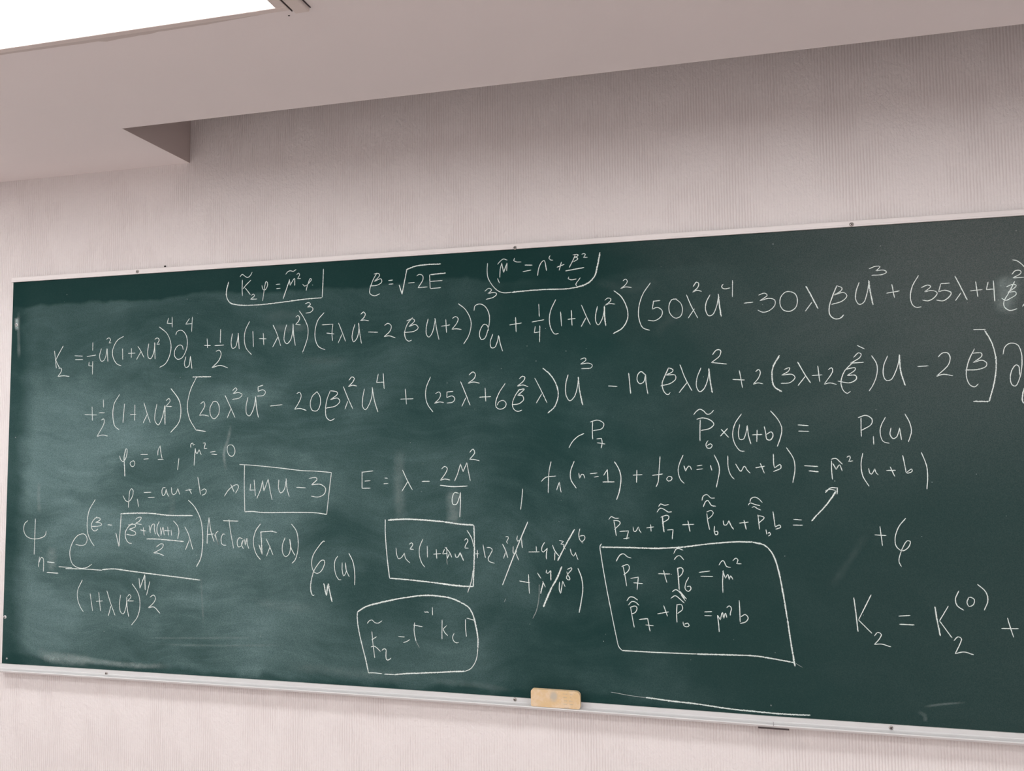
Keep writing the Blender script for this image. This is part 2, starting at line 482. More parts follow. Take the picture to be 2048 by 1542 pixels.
# ------------------------------------------------------------------ chalk writing
# strokes as the hand drew them: width factor ; density ; x z pairs in 0.1 mm on the board ('!' = sharp turn)
INK = {
'long_top': '1;1;2090,-2112 1937,-2352 1813,-2564|'
 '1;1;1764,-2256 1812,-2543 1850,-2810|'
 '1;1;1822,-2552 1900,-2689 1976,-2814|'
 '1;1;1938,-2825 2005,-2806 2055,-2857 2019,-2949 1917,-3068! 2129,-3054 2347,-3080|'
 '1;1;2520,-2436 2822,-2463|'
 '1;1;2538,-2559 2835,-2568|'
 '1;1;3182,-2043 3180,-2305|'
 '1;1;2975,-2480 3307,-2443|'
 '1;1;3066,-2644 3050,-2765! 3207,-2782|'
 '1;1;3194,-2628 3191,-3043|'
 '1;1;3500,-2244 3440,-2475 3492,-2630 3581,-2633 3662,-2503 3707,-2251|'
 '1;1;3707,-2251 3747,-2666|'
 '1;1;3671,-1969 3764,-1924 3827,-1979 3768,-2085! 3853,-2080|'
 '1;1;4301,-1897 4071,-2016 3915,-2291 3930,-2532 4067,-2736 4231,-2805|'
 '1;1;4264,-2271 4278,-2623|'
 '1;1;4468,-2430 4722,-2431|'
 '1;1;4584,-2275 4582,-2573|'
 '1;1;4809,-2223 4913,-2366 5033,-2576|'
 '1;1;4928,-2386 4768,-2631|'
 '1;1;5193,-2158 5158,-2434 5194,-2593 5263,-2623 5360,-2480 5416,-2146|'
 '1;1;5397,-2126 5427,-2640|'
 '1;1;5400,-2035 5490,-1991 5559,-2053 5481,-2188! 5580,-2184|'
 '1;1;5551,-1657 5836,-1886 5970,-2206 5940,-2519 5788,-2789 5587,-2893|'
 '1;1;5871,-1402 5825,-1562! 5997,-1577|'
 '1;1;5997,-1372 6004,-1695|'
 '1;1;6130,-1929 6173,-1832 6329,-1795 6489,-1951 6538,-2207 6476,-2459 6346,-2639 6204,-2665 6107,-2564 6117,-2368 6249,-2244 6361,-2267 6395,-2386|'
 '1;1;6599,-1446 6469,-1617! 6691,-1607|'
 '1;1;6692,-1403 6678,-1853|'
 '1;1;6497,-2597 6448,-2810 6494,-2921 6596,-2885 6648,-2602|'
 '1;1;6648,-2582 6708,-2966|'
 '1;1;7115,-2279 7335,-2295|'
 '1;1;7209,-2077 7227,-2361|'
 '1;1;7664,-1815 7653,-2229|'
 '1;1;7467,-2300 7781,-2296|'
 '1;1;7513,-2476 7622,-2441 7689,-2540 7627,-2731 7390,-2955! 7673,-2898 7921,-2979|'
 '1;1;8059,-1958 8020,-2254 8065,-2402 8160,-2375 8226,-2185 8261,-1955|'
 '1;1;8253,-1955 8290,-2437|'
 '1;1;8626,-1624 8488,-1887 8458,-2155 8517,-2407 8704,-2616|'
 '1;1;8737,-1917 8760,-2389|'
 '1;1;8940,-2147 9182,-2164|'
 '1;1;9078,-1988 9100,-2344|'
 '1;1;9393,-1764 9531,-2044 9648,-2390|'
 '1;1;9552,-2128 9388,-2411|'
 '1;1;9834,-1771 9769,-2015 9763,-2243 9848,-2333 9971,-2213 10031,-1950 10042,-1754|'
 '1;1;10042,-1754 10062,-2065 10119,-2400|'
 '1;1;10123,-1568 10193,-1522 10248,-1581 10224,-1675 10125,-1780! 10283,-1802|'
 '1;1;10234,-1383 10401,-1626 10515,-1895 10509,-2158 10429,-2419 10348,-2604|'
 '1;1;10418,-1191 10542,-1160 10592,-1211 10494,-1290! 10617,-1288 10676,-1355 10606,-1439 10441,-1465|'
 '1;1;11029,-1473 10834,-1682 10746,-1980 10756,-2243 10860,-2453 11065,-2554|'
 '1;1;10958,-1827 11304,-1823! 11277,-2076 11295,-2301|'
 '1;1;11102,-2069 11346,-2109|'
 '1;1;11478,-1793 11588,-2051 11702,-2335|'
 '1;1;11589,-2126 11469,-2374|'
 '1;1;11989,-1852 11922,-2065 11903,-2250 11951,-2355 12050,-2255 12109,-2035 12109,-1831|'
 '1;1;12097,-1820 12138,-2111 12191,-2416|'
 '1;1;12167,-1574 12255,-1515 12307,-1580 12267,-1671 12160,-1759! 12268,-1745 12419,-1778|'
 '1;1;12396,-2091 12692,-2114|'
 '1;1;12889,-1927 12998,-1870 13096,-1947 13057,-2092 12881,-2243! 13038,-2227 13222,-2293|'
 '1;1;13737,-1737 13583,-1913 13497,-2165 13544,-2349 13621,-2400 13710,-2374|'
 '1;1;13555,-1828 13737,-1774 13795,-1831 13629,-1988! 13822,-1941 13903,-2036 13795,-2122 13478,-2153|'
 '1;1;14198,-1794 14140,-2046 14151,-2246 14216,-2310 14312,-2198 14381,-1947 14408,-1803|'
 '1;1;14396,-1785 14445,-2095 14513,-2394|'
 '1;1;14574,-2020 14838,-1995|'
 '1;1;14714,-1834 14732,-2207|'
 '1;1;14903,-1818 14997,-1768 15072,-1825 15034,-1949 14891,-2116! 15015,-2110 15164,-2135|'
 '1;1;15074,-1411 15279,-1583 15427,-1859 15445,-2039 15369,-2322 15226,-2539|'
 '1;1;15840,-1108 15962,-1032 16036,-1082 15932,-1174! 16116,-1158 16182,-1197 16097,-1282 15875,-1335|'
 '1;1;15529,-1630 15559,-1499 15690,-1452 15837,-1520 15947,-1703 15971,-1919 15925,-2166 15832,-2401 15739,-2436 15684,-2317 15711,-2157 15816,-2019 15908,-2058 15943,-2202|'
 '1;1;16064,-2296 15989,-2506 16014,-2667 16105,-2670 16180,-2531 16225,-2338|'
 '1;1;16225,-2338 16271,-2570 16335,-2777|'
 '1;1;16530,-2067 16874,-2029|'
 '1;1;16706,-1862 16717,-2269|'
 '1;1;17353,-1533 17364,-1881|'
 '1;1;17155,-2013 17495,-1968|'
 '1;1;17251,-2133 17220,-2307! 17392,-2289|'
 '1;1;17376,-2120 17364,-2568|'
 '1;1;17821,-1433 17683,-1713 17638,-1957 17677,-2203 17782,-2364 17888,-2351|'
 '1;1;17948,-1771 17968,-2163|'
 '1;1;18139,-1986 18349,-1971|'
 '1;1;18240,-1740 18252,-2158|'
 '1;1;18511,-1613 18612,-1861 18747,-2161|'
 '1;1;18628,-1966 18496,-2202|'
 '1;1;18944,-1669 18889,-1908 18893,-2081 18954,-2170 19060,-2019 19114,-1815 19127,-1678|'
 '1.4;1;19127,-1671 19130,-1954 19153,-2206|'
 '1;1;19136,-1523 19223,-1465 19301,-1497 19273,-1564 19151,-1651! 19272,-1616 19409,-1640|'
 '1.2;1;19380,-1276 19582,-1459 19730,-1809 19726,-2049 19586,-2282 19345,-2416|'
 '1;1;19624,-1031 19692,-990 19743,-1048 19690,-1138 19562,-1234! 19689,-1196 19848,-1222|'
 '1;1;20343,-1122 20136,-1419 20029,-1755 20024,-2028 20120,-2288 20303,-2370|'
 '1;1;20584,-1602 20411,-1610! 20380,-1813! 20514,-1778 20629,-1869 20610,-2003 20441,-2121 20258,-2100|'
 '1;1;21016,-1583 20884,-1593 20808,-1742 20827,-1945 20956,-2076 21089,-2042 21148,-1893 21112,-1706 20967,-1570|'
 '1;1;21255,-1483 21358,-1751 21529,-2102|'
 '1;1;21453,-1857 21285,-2094|'
 '1;1;21427,-1283 21517,-1170 21572,-1207 21547,-1306 21414,-1424! 21529,-1383 21642,-1419|'
 '1;1;21851,-1514 21750,-1703 21729,-1903 21806,-2057 21904,-2028 22006,-1816 22060,-1568|'
 '1.4;1;22055,-1501 22080,-1820 22112,-2088|'
 '1;1;22186,-1257 22140,-1321 22193,-1378 22354,-1366|'
 '1;1;22416,-1170 22400,-1602|'
 '1;1;22679,-1772 22907,-1760|'
 '1;1;23041,-1585 23190,-1543 23252,-1596 23075,-1729! 23296,-1681 23427,-1727 23432,-1852 23288,-1993 23130,-2025 23013,-1963|'
 '1;1;23860,-1545 23706,-1537 23578,-1662 23557,-1858 23631,-1992 23785,-2032 23926,-1941 23972,-1747 23921,-1597 23799,-1532|'
 '1.3;1;24182,-1415 24303,-1666 24452,-1999|'
 '1;1;24314,-1829 24148,-2049|'
 '1.2;1;24909,-1445 24804,-1692 24714,-1979 24729,-2173 24832,-2265 24952,-2264 25051,-2178|'
 '1;1;24909,-1445 25027,-1509 25004,-1573 24835,-1677! 25063,-1624 25135,-1709 25026,-1832 24767,-1907|'
 '1;1;25430,-1386 25347,-1623 25335,-1815 25412,-1938 25517,-1889 25599,-1668 25652,-1414|'
 '1.4;1;25648,-1350 25674,-1640 25728,-1963|'
 '1;1;25661,-1069 25826,-1014 25920,-1029 25822,-1126! 25999,-1121 26062,-1172 25966,-1225 25715,-1233|'
 '1;1;26039,-1692 26339,-1651|'
 '1;1;26169,-1476 26216,-1813|'
 '1;1;26776,-1293 26627,-1555 26575,-1806 26611,-1998 26695,-2071 26811,-2064|'
 '1;1;26822,-1597 26974,-1542 27036,-1577 26896,-1702! 27069,-1680 27173,-1742 27091,-1864 26960,-1926 26840,-1898|'
 '1;1;27461,-1521 27261,-1526! 27202,-1718! 27341,-1688 27480,-1758 27419,-1864 27288,-1943 27147,-1914|'
 '1.2;1;27575,-1355 27684,-1612 27820,-1947|'
 '1;1;27692,-1769 27563,-1950|'
 '1;1;27890,-1732 28157,-1715|'
 '1;1;28020,-1511 28052,-1887|'
 '1;1;28290,-1536 28241,-1720! 28422,-1714|'
 '1;1;28402,-1511 28410,-2008|'
 '1;1;28552,-1646 28560,-1653|'
 '1;1;28480,-1977 28488,-1984|'
 '1;1;28855,-1555 28713,-1826 28605,-2027 28615,-2159 28721,-2243 28879,-2207|'
 '1;1;28666,-1677 28839,-1622 28881,-1665 28700,-1811! 28857,-1805 28873,-1864 28760,-1946 28640,-1999 28559,-1936|'
 '1;1;28796,-1390 28878,-1301 28982,-1307 28993,-1366 28814,-1473! 29053,-1472|'
 '1;1;28824,-1038 28927,-1074 29057,-1205 29159,-1440 29186,-1705 29123,-1965 28990,-2162',
'long_second': '1;1;2943,-4277 3397,-4297|'
 '1;1;3210,-4034 3232,-4474|'
 '1;1;3614,-3822 3626,-4073|'
 '1;1;3461,-4230 3677,-4233|'
 '1;1;3552,-4458 3644,-4420 3662,-4539 3415,-4954! 3611,-4916 3809,-4950|'
 '1;1;4198,-3675 4006,-3969 3969,-4326 4047,-4644 4212,-4764|'
 '1;1;4377,-3968 4336,-4549|'
 '1;1;4584,-4304 4800,-4299|'
 '1;1;4746,-4003 4749,-4495|'
 '1;1;5066,-3950 5163,-4227 5298,-4562|'
 '1;1;5188,-4306 5048,-4570|'
 '1;1;5521,-3998 5460,-4310 5464,-4506 5580,-4632 5689,-4470 5761,-4237 5793,-4062|'
 '1.4;1;5802,-4043 5814,-4627|'
 '1;1;5835,-3907 5937,-3842 5978,-3910 5838,-4075! 6040,-4086|'
 '1.2;1;5997,-3539 6282,-3896 6355,-4208 6295,-4556 6012,-4863|'
 '1.3;1;6735,-3215 7364,-3225|'
 '1;1;6868,-3231 6676,-3594 6574,-4057 6648,-4445 6875,-4795|'
 '1.2;1;6875,-4795 7214,-4849|'
 '1;1;7015,-4027 7123,-3964 7169,-4069 6990,-4366! 7130,-4357 7315,-4398|'
 '1;1;7451,-3959 7345,-4149 7371,-4380 7482,-4477 7631,-4345 7649,-4116 7560,-3972 7429,-3966|'
 '1;1;7839,-3786 8017,-4123 8181,-4450|'
 '1;1;8040,-4200 7923,-4457|'
 '1;1;8084,-3658 8191,-3576 8234,-3623 8107,-3742! 8300,-3720 8408,-3779 8324,-3873 8080,-3914|'
 '1;1;8601,-3860 8541,-4143 8565,-4353 8651,-4411 8776,-4224 8856,-3846|'
 '1.2;1;8848,-3846 8881,-4150 8949,-4461|'
 '1;1;9097,-3518 8929,-3563! 8930,-3696! 9086,-3654 9171,-3721 9109,-3814 8890,-3835|'
 '1;1;9324,-4132 9720,-4101|'
 '1;1;10173,-3788 10276,-3757 10318,-3859 10258,-4026 10116,-4240! 10280,-4220 10486,-4280|'
 '1;1;10829,-3740 10667,-3885 10608,-4107 10670,-4276 10813,-4297 10914,-4150 10912,-3890 10809,-3739|'
 '1;1;11235,-3731 11135,-3969 11089,-4264 11119,-4487 11240,-4581 11373,-4528|'
 '1;1;11235,-3731 11437,-3772 11457,-3828 11237,-3990! 11458,-3946 11531,-4033 11419,-4160 11097,-4228|'
 '1;1;11637,-3622 11779,-3946 11932,-4261|'
 '1;1;11779,-4038 11688,-4268|'
 '1;1;11808,-3449 11904,-3352 11976,-3398 11936,-3489 11797,-3626! 11937,-3592 12056,-3621|'
 '1;1;12287,-3700 12236,-3955 12237,-4212 12316,-4293 12414,-4178 12512,-3925 12531,-3669|'
 '1.2;1;12523,-3662 12591,-4036 12698,-4366|'
 '1;1;12707,-3290 12657,-3533! 12892,-3525|'
 '1;1;12856,-3275 12884,-3721|'
 '1;1;13370,-4015 13755,-4013|'
 '1;1;13517,-3729 13552,-4164|'
 '1;1;14264,-3416 14138,-3708 14118,-3959 14175,-4176 14334,-4393|'
 '1;1;14403,-3883 14517,-3842 14554,-3915 14516,-4021 14376,-4151! 14535,-4118 14648,-4138|'
 '1;1;14919,-3834 14742,-3847! 14734,-4001! 14892,-3958 14967,-4031 14910,-4126 14734,-4151|'
 '1;1;14740,-3594 14751,-3601|'
 '1;1;15132,-3564 15268,-3887 15404,-4227|'
 '1;1;15286,-4012 15166,-4251|'
 '1;1;15371,-3400 15494,-3314 15560,-3380 15530,-3486 15351,-3623! 15511,-3592 15677,-3631|'
 '1;1;15664,-4009 15998,-4002|'
 '1;1;15834,-3759 15850,-4130|'
 '1;1;16401,-3650 16224,-3909 16132,-4153 16149,-4294 16257,-4348 16385,-4298 16422,-4194 16343,-4112 16223,-4148 16167,-4241|'
 '1;1;16789,-3537 16890,-3470 16951,-3506 16914,-3593 16740,-3735! 16895,-3708 17038,-3760|'
 '1;1;16804,-3817 16676,-3989 16595,-4215 16637,-4355 16745,-4416 16860,-4383|'
 '1;1;16750,-3844 16930,-3820 16749,-3980! 16874,-3993 16909,-4099 16783,-4208 16584,-4232|'
 '1;1;17219,-3524 17376,-3831 17549,-4198|'
 '1;1;17410,-3953 17254,-4203|'
 '1.3;1;17442,-3266 17680,-3491 17835,-3807 17850,-4049 17741,-4323 17563,-4475|'
 '1;1;18131,-3462 18065,-3709 18068,-4002 18164,-4159 18287,-4058 18377,-3786 18408,-3546|'
 '1.3;1;18402,-3528 18429,-3856 18509,-4279|'
 '1;1;18467,-3065 18589,-3035 18613,-3087 18472,-3193! 18698,-3176 18783,-3230 18748,-3298 18481,-3314|'
 '1;1;19194,-3789 19432,-3811|'
 '1.2;1;19735,-3463 19777,-4006|'
 '1;1;20161,-3526 20062,-3438 19977,-3504 19951,-3655 20016,-3751 20117,-3710 20171,-3509! 20183,-3762 20222,-4026|'
 '1;1;20766,-3358 20662,-3573 20592,-3773 20638,-3975 20735,-4054 20796,-3995|'
 '1;1;20766,-3358 20873,-3411 20862,-3461 20696,-3547! 20926,-3554 20941,-3648 20807,-3761 20551,-3822|'
 '1;1;21053,-3283 21171,-3620 21342,-3968|'
 '1;1;21233,-3739 21015,-4010|'
 '1;1;21582,-3382 21480,-3629 21458,-3861 21536,-3995 21635,-3931 21737,-3702 21785,-3438|'
 '1.3;1;21776,-3405 21801,-3704 21848,-4035|'
 '1;1;21871,-3059 21980,-2940 22076,-2950 22057,-3082 21847,-3258! 22020,-3280 22227,-3309|'
 '1;1;22355,-3702 22652,-3726|'
 '1;1;22525,-3476 22593,-3921|'
 '1;1;22919,-3521 22998,-3467 23034,-3540 22993,-3670 22857,-3836! 22974,-3806 23092,-3835|'
 '1.4;1;23506,-3131 23343,-3419 23311,-3678 23361,-3907 23537,-4041|'
 '1;1;23605,-3485 23739,-3447 23712,-3527 23548,-3626! 23802,-3617 23861,-3693 23734,-3819 23518,-3830|'
 '1.2;1;23933,-3307 24064,-3570 24223,-3841|'
 '1;1;24107,-3668 23923,-3898|'
 '1;1;24259,-3656 24502,-3646|'
 '1;1;24403,-3419 24437,-3821|'
 '1;1;24642,-3522 24725,-3476 24746,-3557 24541,-3878! 24677,-3850 24832,-3895|'
 '1;1;25236,-3237 25358,-3129 25416,-3163 25384,-3241 25165,-3378! 25469,-3365|'
 '1;1;25328,-2943 25494,-3038|'
 '1;1;25651,-3203 25762,-3428 25753,-3681 25656,-3932 25564,-4072|'
 '1;1;25229,-3356 25028,-3558 24930,-3842 24983,-4051 25070,-4116 25146,-4064|'
 '1;1;25044,-3526 25263,-3494 25268,-3539 25084,-3677! 25272,-3682 25290,-3762 25138,-3857 24856,-3808|'
 '1;1;26015,-3223 25919,-3457 25905,-3709 25965,-3821 26068,-3808 26176,-3622 26258,-3373 26272,-3216|'
 '1.3;1;26278,-3200 26293,-3594 26382,-3958|'
 '1;1;26672,-3505 26916,-3497|'
 '1;1;27132,-3292 27226,-3201 27340,-3196 27393,-3285 27358,-3470 27086,-3751! 27235,-3709 27440,-3752|'
 '1;1;27934,-3117 27812,-3360 27737,-3636 27738,-3822 27802,-3977 27897,-4026 27984,-3957|'
 '1;1;27874,-3223 28074,-3230 28080,-3298 27893,-3446! 28089,-3400 28176,-3465 28167,-3541 27997,-3613 27710,-3620|'
 '1;1;27924,-2661 28188,-2669|'
 '1.3;1;28168,-2693 28301,-2976 28381,-3379 28351,-3777 28283,-4081 28194,-4379|'
 '1.3;1;28194,-4379 27856,-4369|'
 '1;1;28531,-3276 28586,-3094 28699,-3016 28847,-3058 28921,-3244 28923,-3518 28870,-3821 28766,-4026 28698,-4000 28664,-3846 28714,-3634 28800,-3530 28853,-3562 28866,-3776|'
 '1.4;1;28957,-4067 28906,-4248 28905,-4399 28965,-4446 29026,-4281',
'top_left_box': '1;1;8285,-281 8357,-211 8466,-283 8544,-315 8625,-265 8692,-161|'
 '1;1;8368,-375 8363,-646 8375,-860|'
 '1;1;8652,-399 8491,-537 8385,-647|'
 '1;1;8449,-612 8558,-734 8637,-834|'
 '1;1;8667,-855 8740,-820 8774,-869 8647,-970! 8861,-973|'
 '1;1;9018,-573 9041,-682 9101,-724 9176,-651 9200,-518 9153,-465 9112,-590 9073,-838 9041,-1040|'
 '1;1;9472,-571 9611,-571|'
 '1;1;9486,-698 9621,-694|'
 '1.2;1;9920,-443 9831,-686 9708,-1016|'
 '1;1;9912,-454 9935,-623! 10071,-432 10081,-642|'
 '1;1;9785,-293 9868,-210 9951,-196 10023,-219 10127,-168|'
 '1;1;10141,-321 10203,-279 10236,-327 10171,-438! 10279,-444|'
 '1;1;10339,-607 10393,-670 10476,-645 10570,-555 10619,-493 10578,-460 10517,-590 10476,-702 10448,-814|'
 '1;1;10645,-646 10662,-662|'
 '1.3;1;7913,-408 7843,-657 7846,-852 7958,-1033 8176,-1109 8778,-1150 9751,-1102 10376,-1057 10952,-1040|'
 '1.2;1;10995,-200 10982,-597 10960,-1029',
'beta_definition': '1;1;12661,-410 12542,-608 12444,-863 12444,-993 12583,-1067 12753,-1017|'
 '1;1;12562,-442 12712,-439 12740,-489 12582,-655! 12780,-592 12807,-679 12681,-764 12443,-781|'
 '1;1;13004,-653 13142,-649|'
 '1;1;13016,-757 13154,-761|'
 '1.2;1;13330,-792 13419,-1062! 13563,-371|'
 '1.4;1;13544,-377 13815,-294 14201,-269 14575,-277|'
 '1;1;13602,-759 13796,-752|'
 '1;1;13854,-571 13931,-532 14027,-563 14046,-674 13900,-904! 14180,-901|'
 '1;1;14239,-557 14257,-952|'
 '1.3;1;14258,-558 14715,-540|'
 '1;1;14257,-751 14620,-742|'
 '1;1;14257,-952 14574,-940',
'top_middle_box': '1;1;15927,-334 15911,-535 15933,-730 16049,-947 16210,-1113 16371,-1177 16603,-1177|'
 '1.4;1;16603,-1177 17135,-1153 17661,-1151 18094,-1164 18352,-1140|'
 '1.6;1;18352,-1140 18593,-1085 18764,-992 18885,-846 18957,-595 19030,-233|'
 '1;1;16206,-386 16315,-278 16378,-247 16486,-289|'
 '1;1;16333,-350 16287,-505 16267,-757|'
 '1;1;16324,-358 16379,-615! 16476,-367! 16465,-585|'
 '1;1;16204,-771 16257,-906|'
 '1;1;16691,-240 16664,-309! 16735,-348 16877,-362|'
 '1;1;16974,-450 17186,-468|'
 '1;1;16914,-629 17149,-599|'
 '1;1;17324,-765 17370,-534 17450,-392 17512,-361 17546,-441 17570,-641|'
 '1.2;1;17546,-441 17575,-641|'
 '1;1;17680,-233 17644,-300! 17687,-354 17757,-367|'
 '1;1;17859,-563 18067,-498|'
 '1;1;17990,-425 17918,-653|'
 '1;1;18295,-254 18433,-255 18441,-281 18346,-326! 18414,-339 18431,-375 18310,-444|'
 '1;1;18364,-267 18293,-418 18196,-592|'
 '1;1;18536,-253 18604,-240 18638,-268 18586,-341! 18697,-348|'
 '1.2;1;18091,-677 18599,-616|'
 '1;1;18184,-840 18166,-890! 18235,-925 18389,-912|'
 '1;1;18493,-883 18370,-1056 18387,-1099',
'p_seven': '1;1;18125,-5402 18218,-5248 18366,-5106 18537,-5026|'
 '1;1;18769,-4717 18759,-4949 18763,-5181|'
 '1;1;18697,-4727 18914,-4684 19063,-4775 19018,-4899 18773,-4957|'
 '1;1;18864,-5172 18993,-5159! 19013,-5272 18982,-5414|'
 '1;1;18876,-5271 19091,-5309',
'p_six_line': '1;1;21368,-4581 21445,-4490 21527,-4442 21622,-4487 21701,-4570 21782,-4562 21874,-4471|'
 '1;1;21533,-4705 21520,-4981 21514,-5251|'
 '1;1;21442,-4696 21602,-4664 21803,-4736 21868,-4830 21765,-4932 21544,-4982|'
 '1;1;21717,-5242 21661,-5328 21686,-5425 21770,-5432 21815,-5364 21773,-5322 21687,-5370|'
 '1;1;22040,-4953 22228,-5171|'
 '1;1;22207,-4938 22019,-5132|'
 '1;1;22552,-4576 22387,-4820 22323,-5094 22374,-5334 22502,-5505 22601,-5516|'
 '1;1;22502,-4839 22464,-5061 22493,-5215 22576,-5216 22646,-5063 22683,-4875|'
 '1;1;22684,-4865 22710,-5132 22761,-5337|'
 '1;1;22793,-5105 23039,-5101|'
 '1;1;22921,-4981 22903,-5287|'
 '1;1;23093,-4898 23122,-5051 23150,-5221 23231,-5239 23299,-5121 23259,-5035 23137,-5102|'
 '1;1;23251,-4509 23424,-4732 23509,-4937 23476,-5173 23389,-5402|'
 '1;1;23893,-4871 24142,-4895|'
 '1;1;23900,-5025 24153,-5036',
'p_one_of_u': '1;1;25363,-4714 25354,-4980 25355,-5177|'
 '1;1;25293,-4713 25479,-4662 25610,-4758 25587,-4881 25352,-5029|'
 '1;1;25627,-5167 25628,-5371|'
 '1;1;25916,-4710 25814,-4904 25782,-5067 25839,-5291 25981,-5345|'
 '1;1;26032,-4968 26004,-5130 26068,-5232 26145,-5193 26220,-4991|'
 '1;1;26220,-4970 26255,-5267|'
 '1;1;26352,-4636 26456,-4872 26479,-5075 26403,-5316',
'f_line': '1;1;17643,-5759 17585,-6017 17553,-6592|'
 '1;1;17368,-6287 17491,-6179 17768,-6143|'
 '1;1;17782,-6511 17858,-6304! 17902,-6571|'
 '1;1;18266,-5749 18164,-6017 18169,-6231 18311,-6462|'
 '1;1;18382,-6060 18402,-6195! 18461,-6095 18508,-6106 18539,-6202|'
 '1;1;18678,-6081 18876,-6060|'
 '1;1;18784,-6166 18910,-6148|'
 '1;1;19036,-6123 19138,-5971! 19151,-6292|'
 '1.2;1;19008,-6293 19318,-6292|'
 '1.2;1;19326,-5763 19447,-5982 19489,-6193 19438,-6544 19363,-6755|'
 '1;1;19797,-6115 20042,-6104|'
 '1;1;19905,-5982 19888,-6314|'
 '1;1;20503,-5633 20472,-5982 20439,-6295 20384,-6417|'
 '1;1;20293,-6121 20563,-6086|'
 '1;1;20710,-6148 20658,-6207 20698,-6266 20784,-6231 20786,-6162 20700,-6141|'
 '1;1;21088,-5601 20981,-5843 20953,-6016 21007,-6224 21100,-6327|'
 '1;1;21100,-5871 21138,-6006! 21219,-5885 21262,-5906 21285,-5982|'
 '1;1;21422,-5879 21558,-5862|'
 '1;1;21410,-5975 21573,-5954|'
 '1;1;21760,-5862 21791,-5999|'
 '1;1;21857,-5598 21962,-5845 21975,-6016 21892,-6420|'
 '1;1;22191,-5623 22194,-5914 22255,-6118 22336,-6214|'
 '1;1;22378,-5828 22433,-5934 22489,-6012 22514,-6006 22560,-5917 22595,-5891 22651,-5982 22728,-6067|'
 '1;1;22852,-5929 23081,-5890|'
 '1;1;22972,-5811 23065,-6067|'
 '1;1;23293,-5584 23296,-5847 23310,-5932! 23451,-5848 23465,-5932 23281,-6023|'
 '1;1;23606,-5427 23769,-5711 23794,-5960 23733,-6300|'
 '1;1;24010,-5877 24336,-5899|'
 '1.2;1;24117,-6002 24344,-6030|'
 '1;1;24653,-5755 24647,-5960 24658,-6215|'
 '1;1;24678,-5817 24751,-5969! 24832,-5858 24889,-6010|'
 '1;1;24642,-5722 24752,-5702 24835,-5776 24902,-5846|'
 '1;1;24704,-6248 24719,-6256|'
 '1;1;25004,-5674 25071,-5642 25085,-5695 25040,-5777! 25144,-5765|'
 '1;1;25373,-5573 25326,-5838 25355,-6124 25491,-6379|'
 '1;1;25494,-5940 25517,-6058 25554,-6083 25635,-5953! 25654,-6042 25709,-6107|'
 '1;1;25891,-5993 26098,-5993|'
 '1;1;25977,-5900 26074,-6143|'
 '1;1;26268,-5630 26332,-6050! 26454,-5961 26460,-6021 26346,-6066|'
 '1;1;26681,-5560 26784,-5881 26799,-6161 26771,-6441|'
 '1;1;26884,-6269 26895,-6277',
'p_sum_line': '1;1;19155,-7264 19217,-7187 19324,-7229 19425,-7227|'
 '1;1;19289,-7302 19314,-7468 19344,-7684|'
 '1;1;19266,-7286 19417,-7300 19450,-7350 19296,-7519|'
 '1;1;19430,-7566 19661,-7546! 19604,-7762|'
 '1;1;19527,-7747 19678,-7727|'
 '1;1;19783,-7438 19798,-7547 19841,-7559 19916,-7442! 19941,-7524 19986,-7596|'
 '1;1;20121,-7462 20312,-7436|'
 '1;1;20231,-7371 20238,-7552|'
 '1;1;20437,-6917 20495,-6847 20586,-6882 20701,-6861|'
 '1;1;20392,-7062 20486,-6956 20584,-6988 20681,-7052 20772,-7045|'
 '1.3;1;20531,-7153 20544,-7350 20566,-7563|'
 '1;1;20488,-7186 20646,-7135 20695,-7167 20677,-7233 20528,-7324|'
 '1;1;20645,-7506 20796,-7493! 20765,-7739|'
 '1;1;21025,-7368 21323,-7354|'
 '1;1;21170,-7259 21216,-7541|'
 '1;1;21528,-6756 21563,-6644 21654,-6601 21754,-6689 21850,-6688|'
 '1;1;21557,-6912 21618,-6781 21673,-6748 21766,-6877 21867,-6892|'
 '1;1;21643,-7073 21661,-7268 21704,-7487|'
 '1;1;21634,-7041 21747,-7000 21803,-7055 21760,-7137 21662,-7219|'
 '1;1;21827,-7388 21815,-7508 21844,-7605 21899,-7587 21894,-7516 21830,-7531|'
 '1;1;22043,-7246 22056,-7352 22113,-7358 22185,-7244|'
 '1;1;22179,-7244 22229,-7372 22290,-7468|'
 '1;1;22429,-7305 22655,-7279|'
 '1;1;22547,-7229 22594,-7463|'
 '1;1;22699,-6777 22732,-6690 22827,-6657 22919,-6705 22994,-6791|'
 '1;1;22656,-6861 22698,-6803 22806,-6834 22939,-6871|'
 '1;1;22742,-6915 22805,-6892 22866,-6936 22958,-6977|'
 '1;1;22884,-7090 22898,-7250 22914,-7457|'
 '1;1;22871,-7106 23031,-7158 22887,-7307|'
 '1;1;23069,-7454 23082,-7572|'
 '1;1;23107,-7549 23151,-7523 23168,-7580 23117,-7613|'
 '1;1;23245,-7006 23287,-7387! 23395,-7338 23418,-7391 23294,-7441|'
 '1;1;23720,-7190 23923,-7209|'
 '1;1;23707,-7333 23938,-7336|'
 '1.5;1;24143,-7231 24283,-7072|'
 '1.5;1;24283,-7072 24500,-6833 24734,-6501|'
 '1.2;1;24481,-6536 24613,-6420 24768,-6419! 24752,-6575|'
 '1;1;24486,-6486 24620,-6453 24727,-6485',
'p_box': '1;1;18963,-7891 18918,-7949 18947,-8241 19055,-8935 19194,-9688 19302,-10241 19365,-10500 19447,-10587|'
 '1.2;1;19447,-10587 20351,-10589 21316,-10577|'
 '1.4;1;21316,-10577 22105,-10558 22726,-10551 23123,-10592 23652,-10663|'
 '1.5;1;18951,-7975 19740,-7974 20401,-7976 21052,-7929|'
 '1.5;1;21052,-7929 21696,-7834 22330,-7772 22736,-7770|'
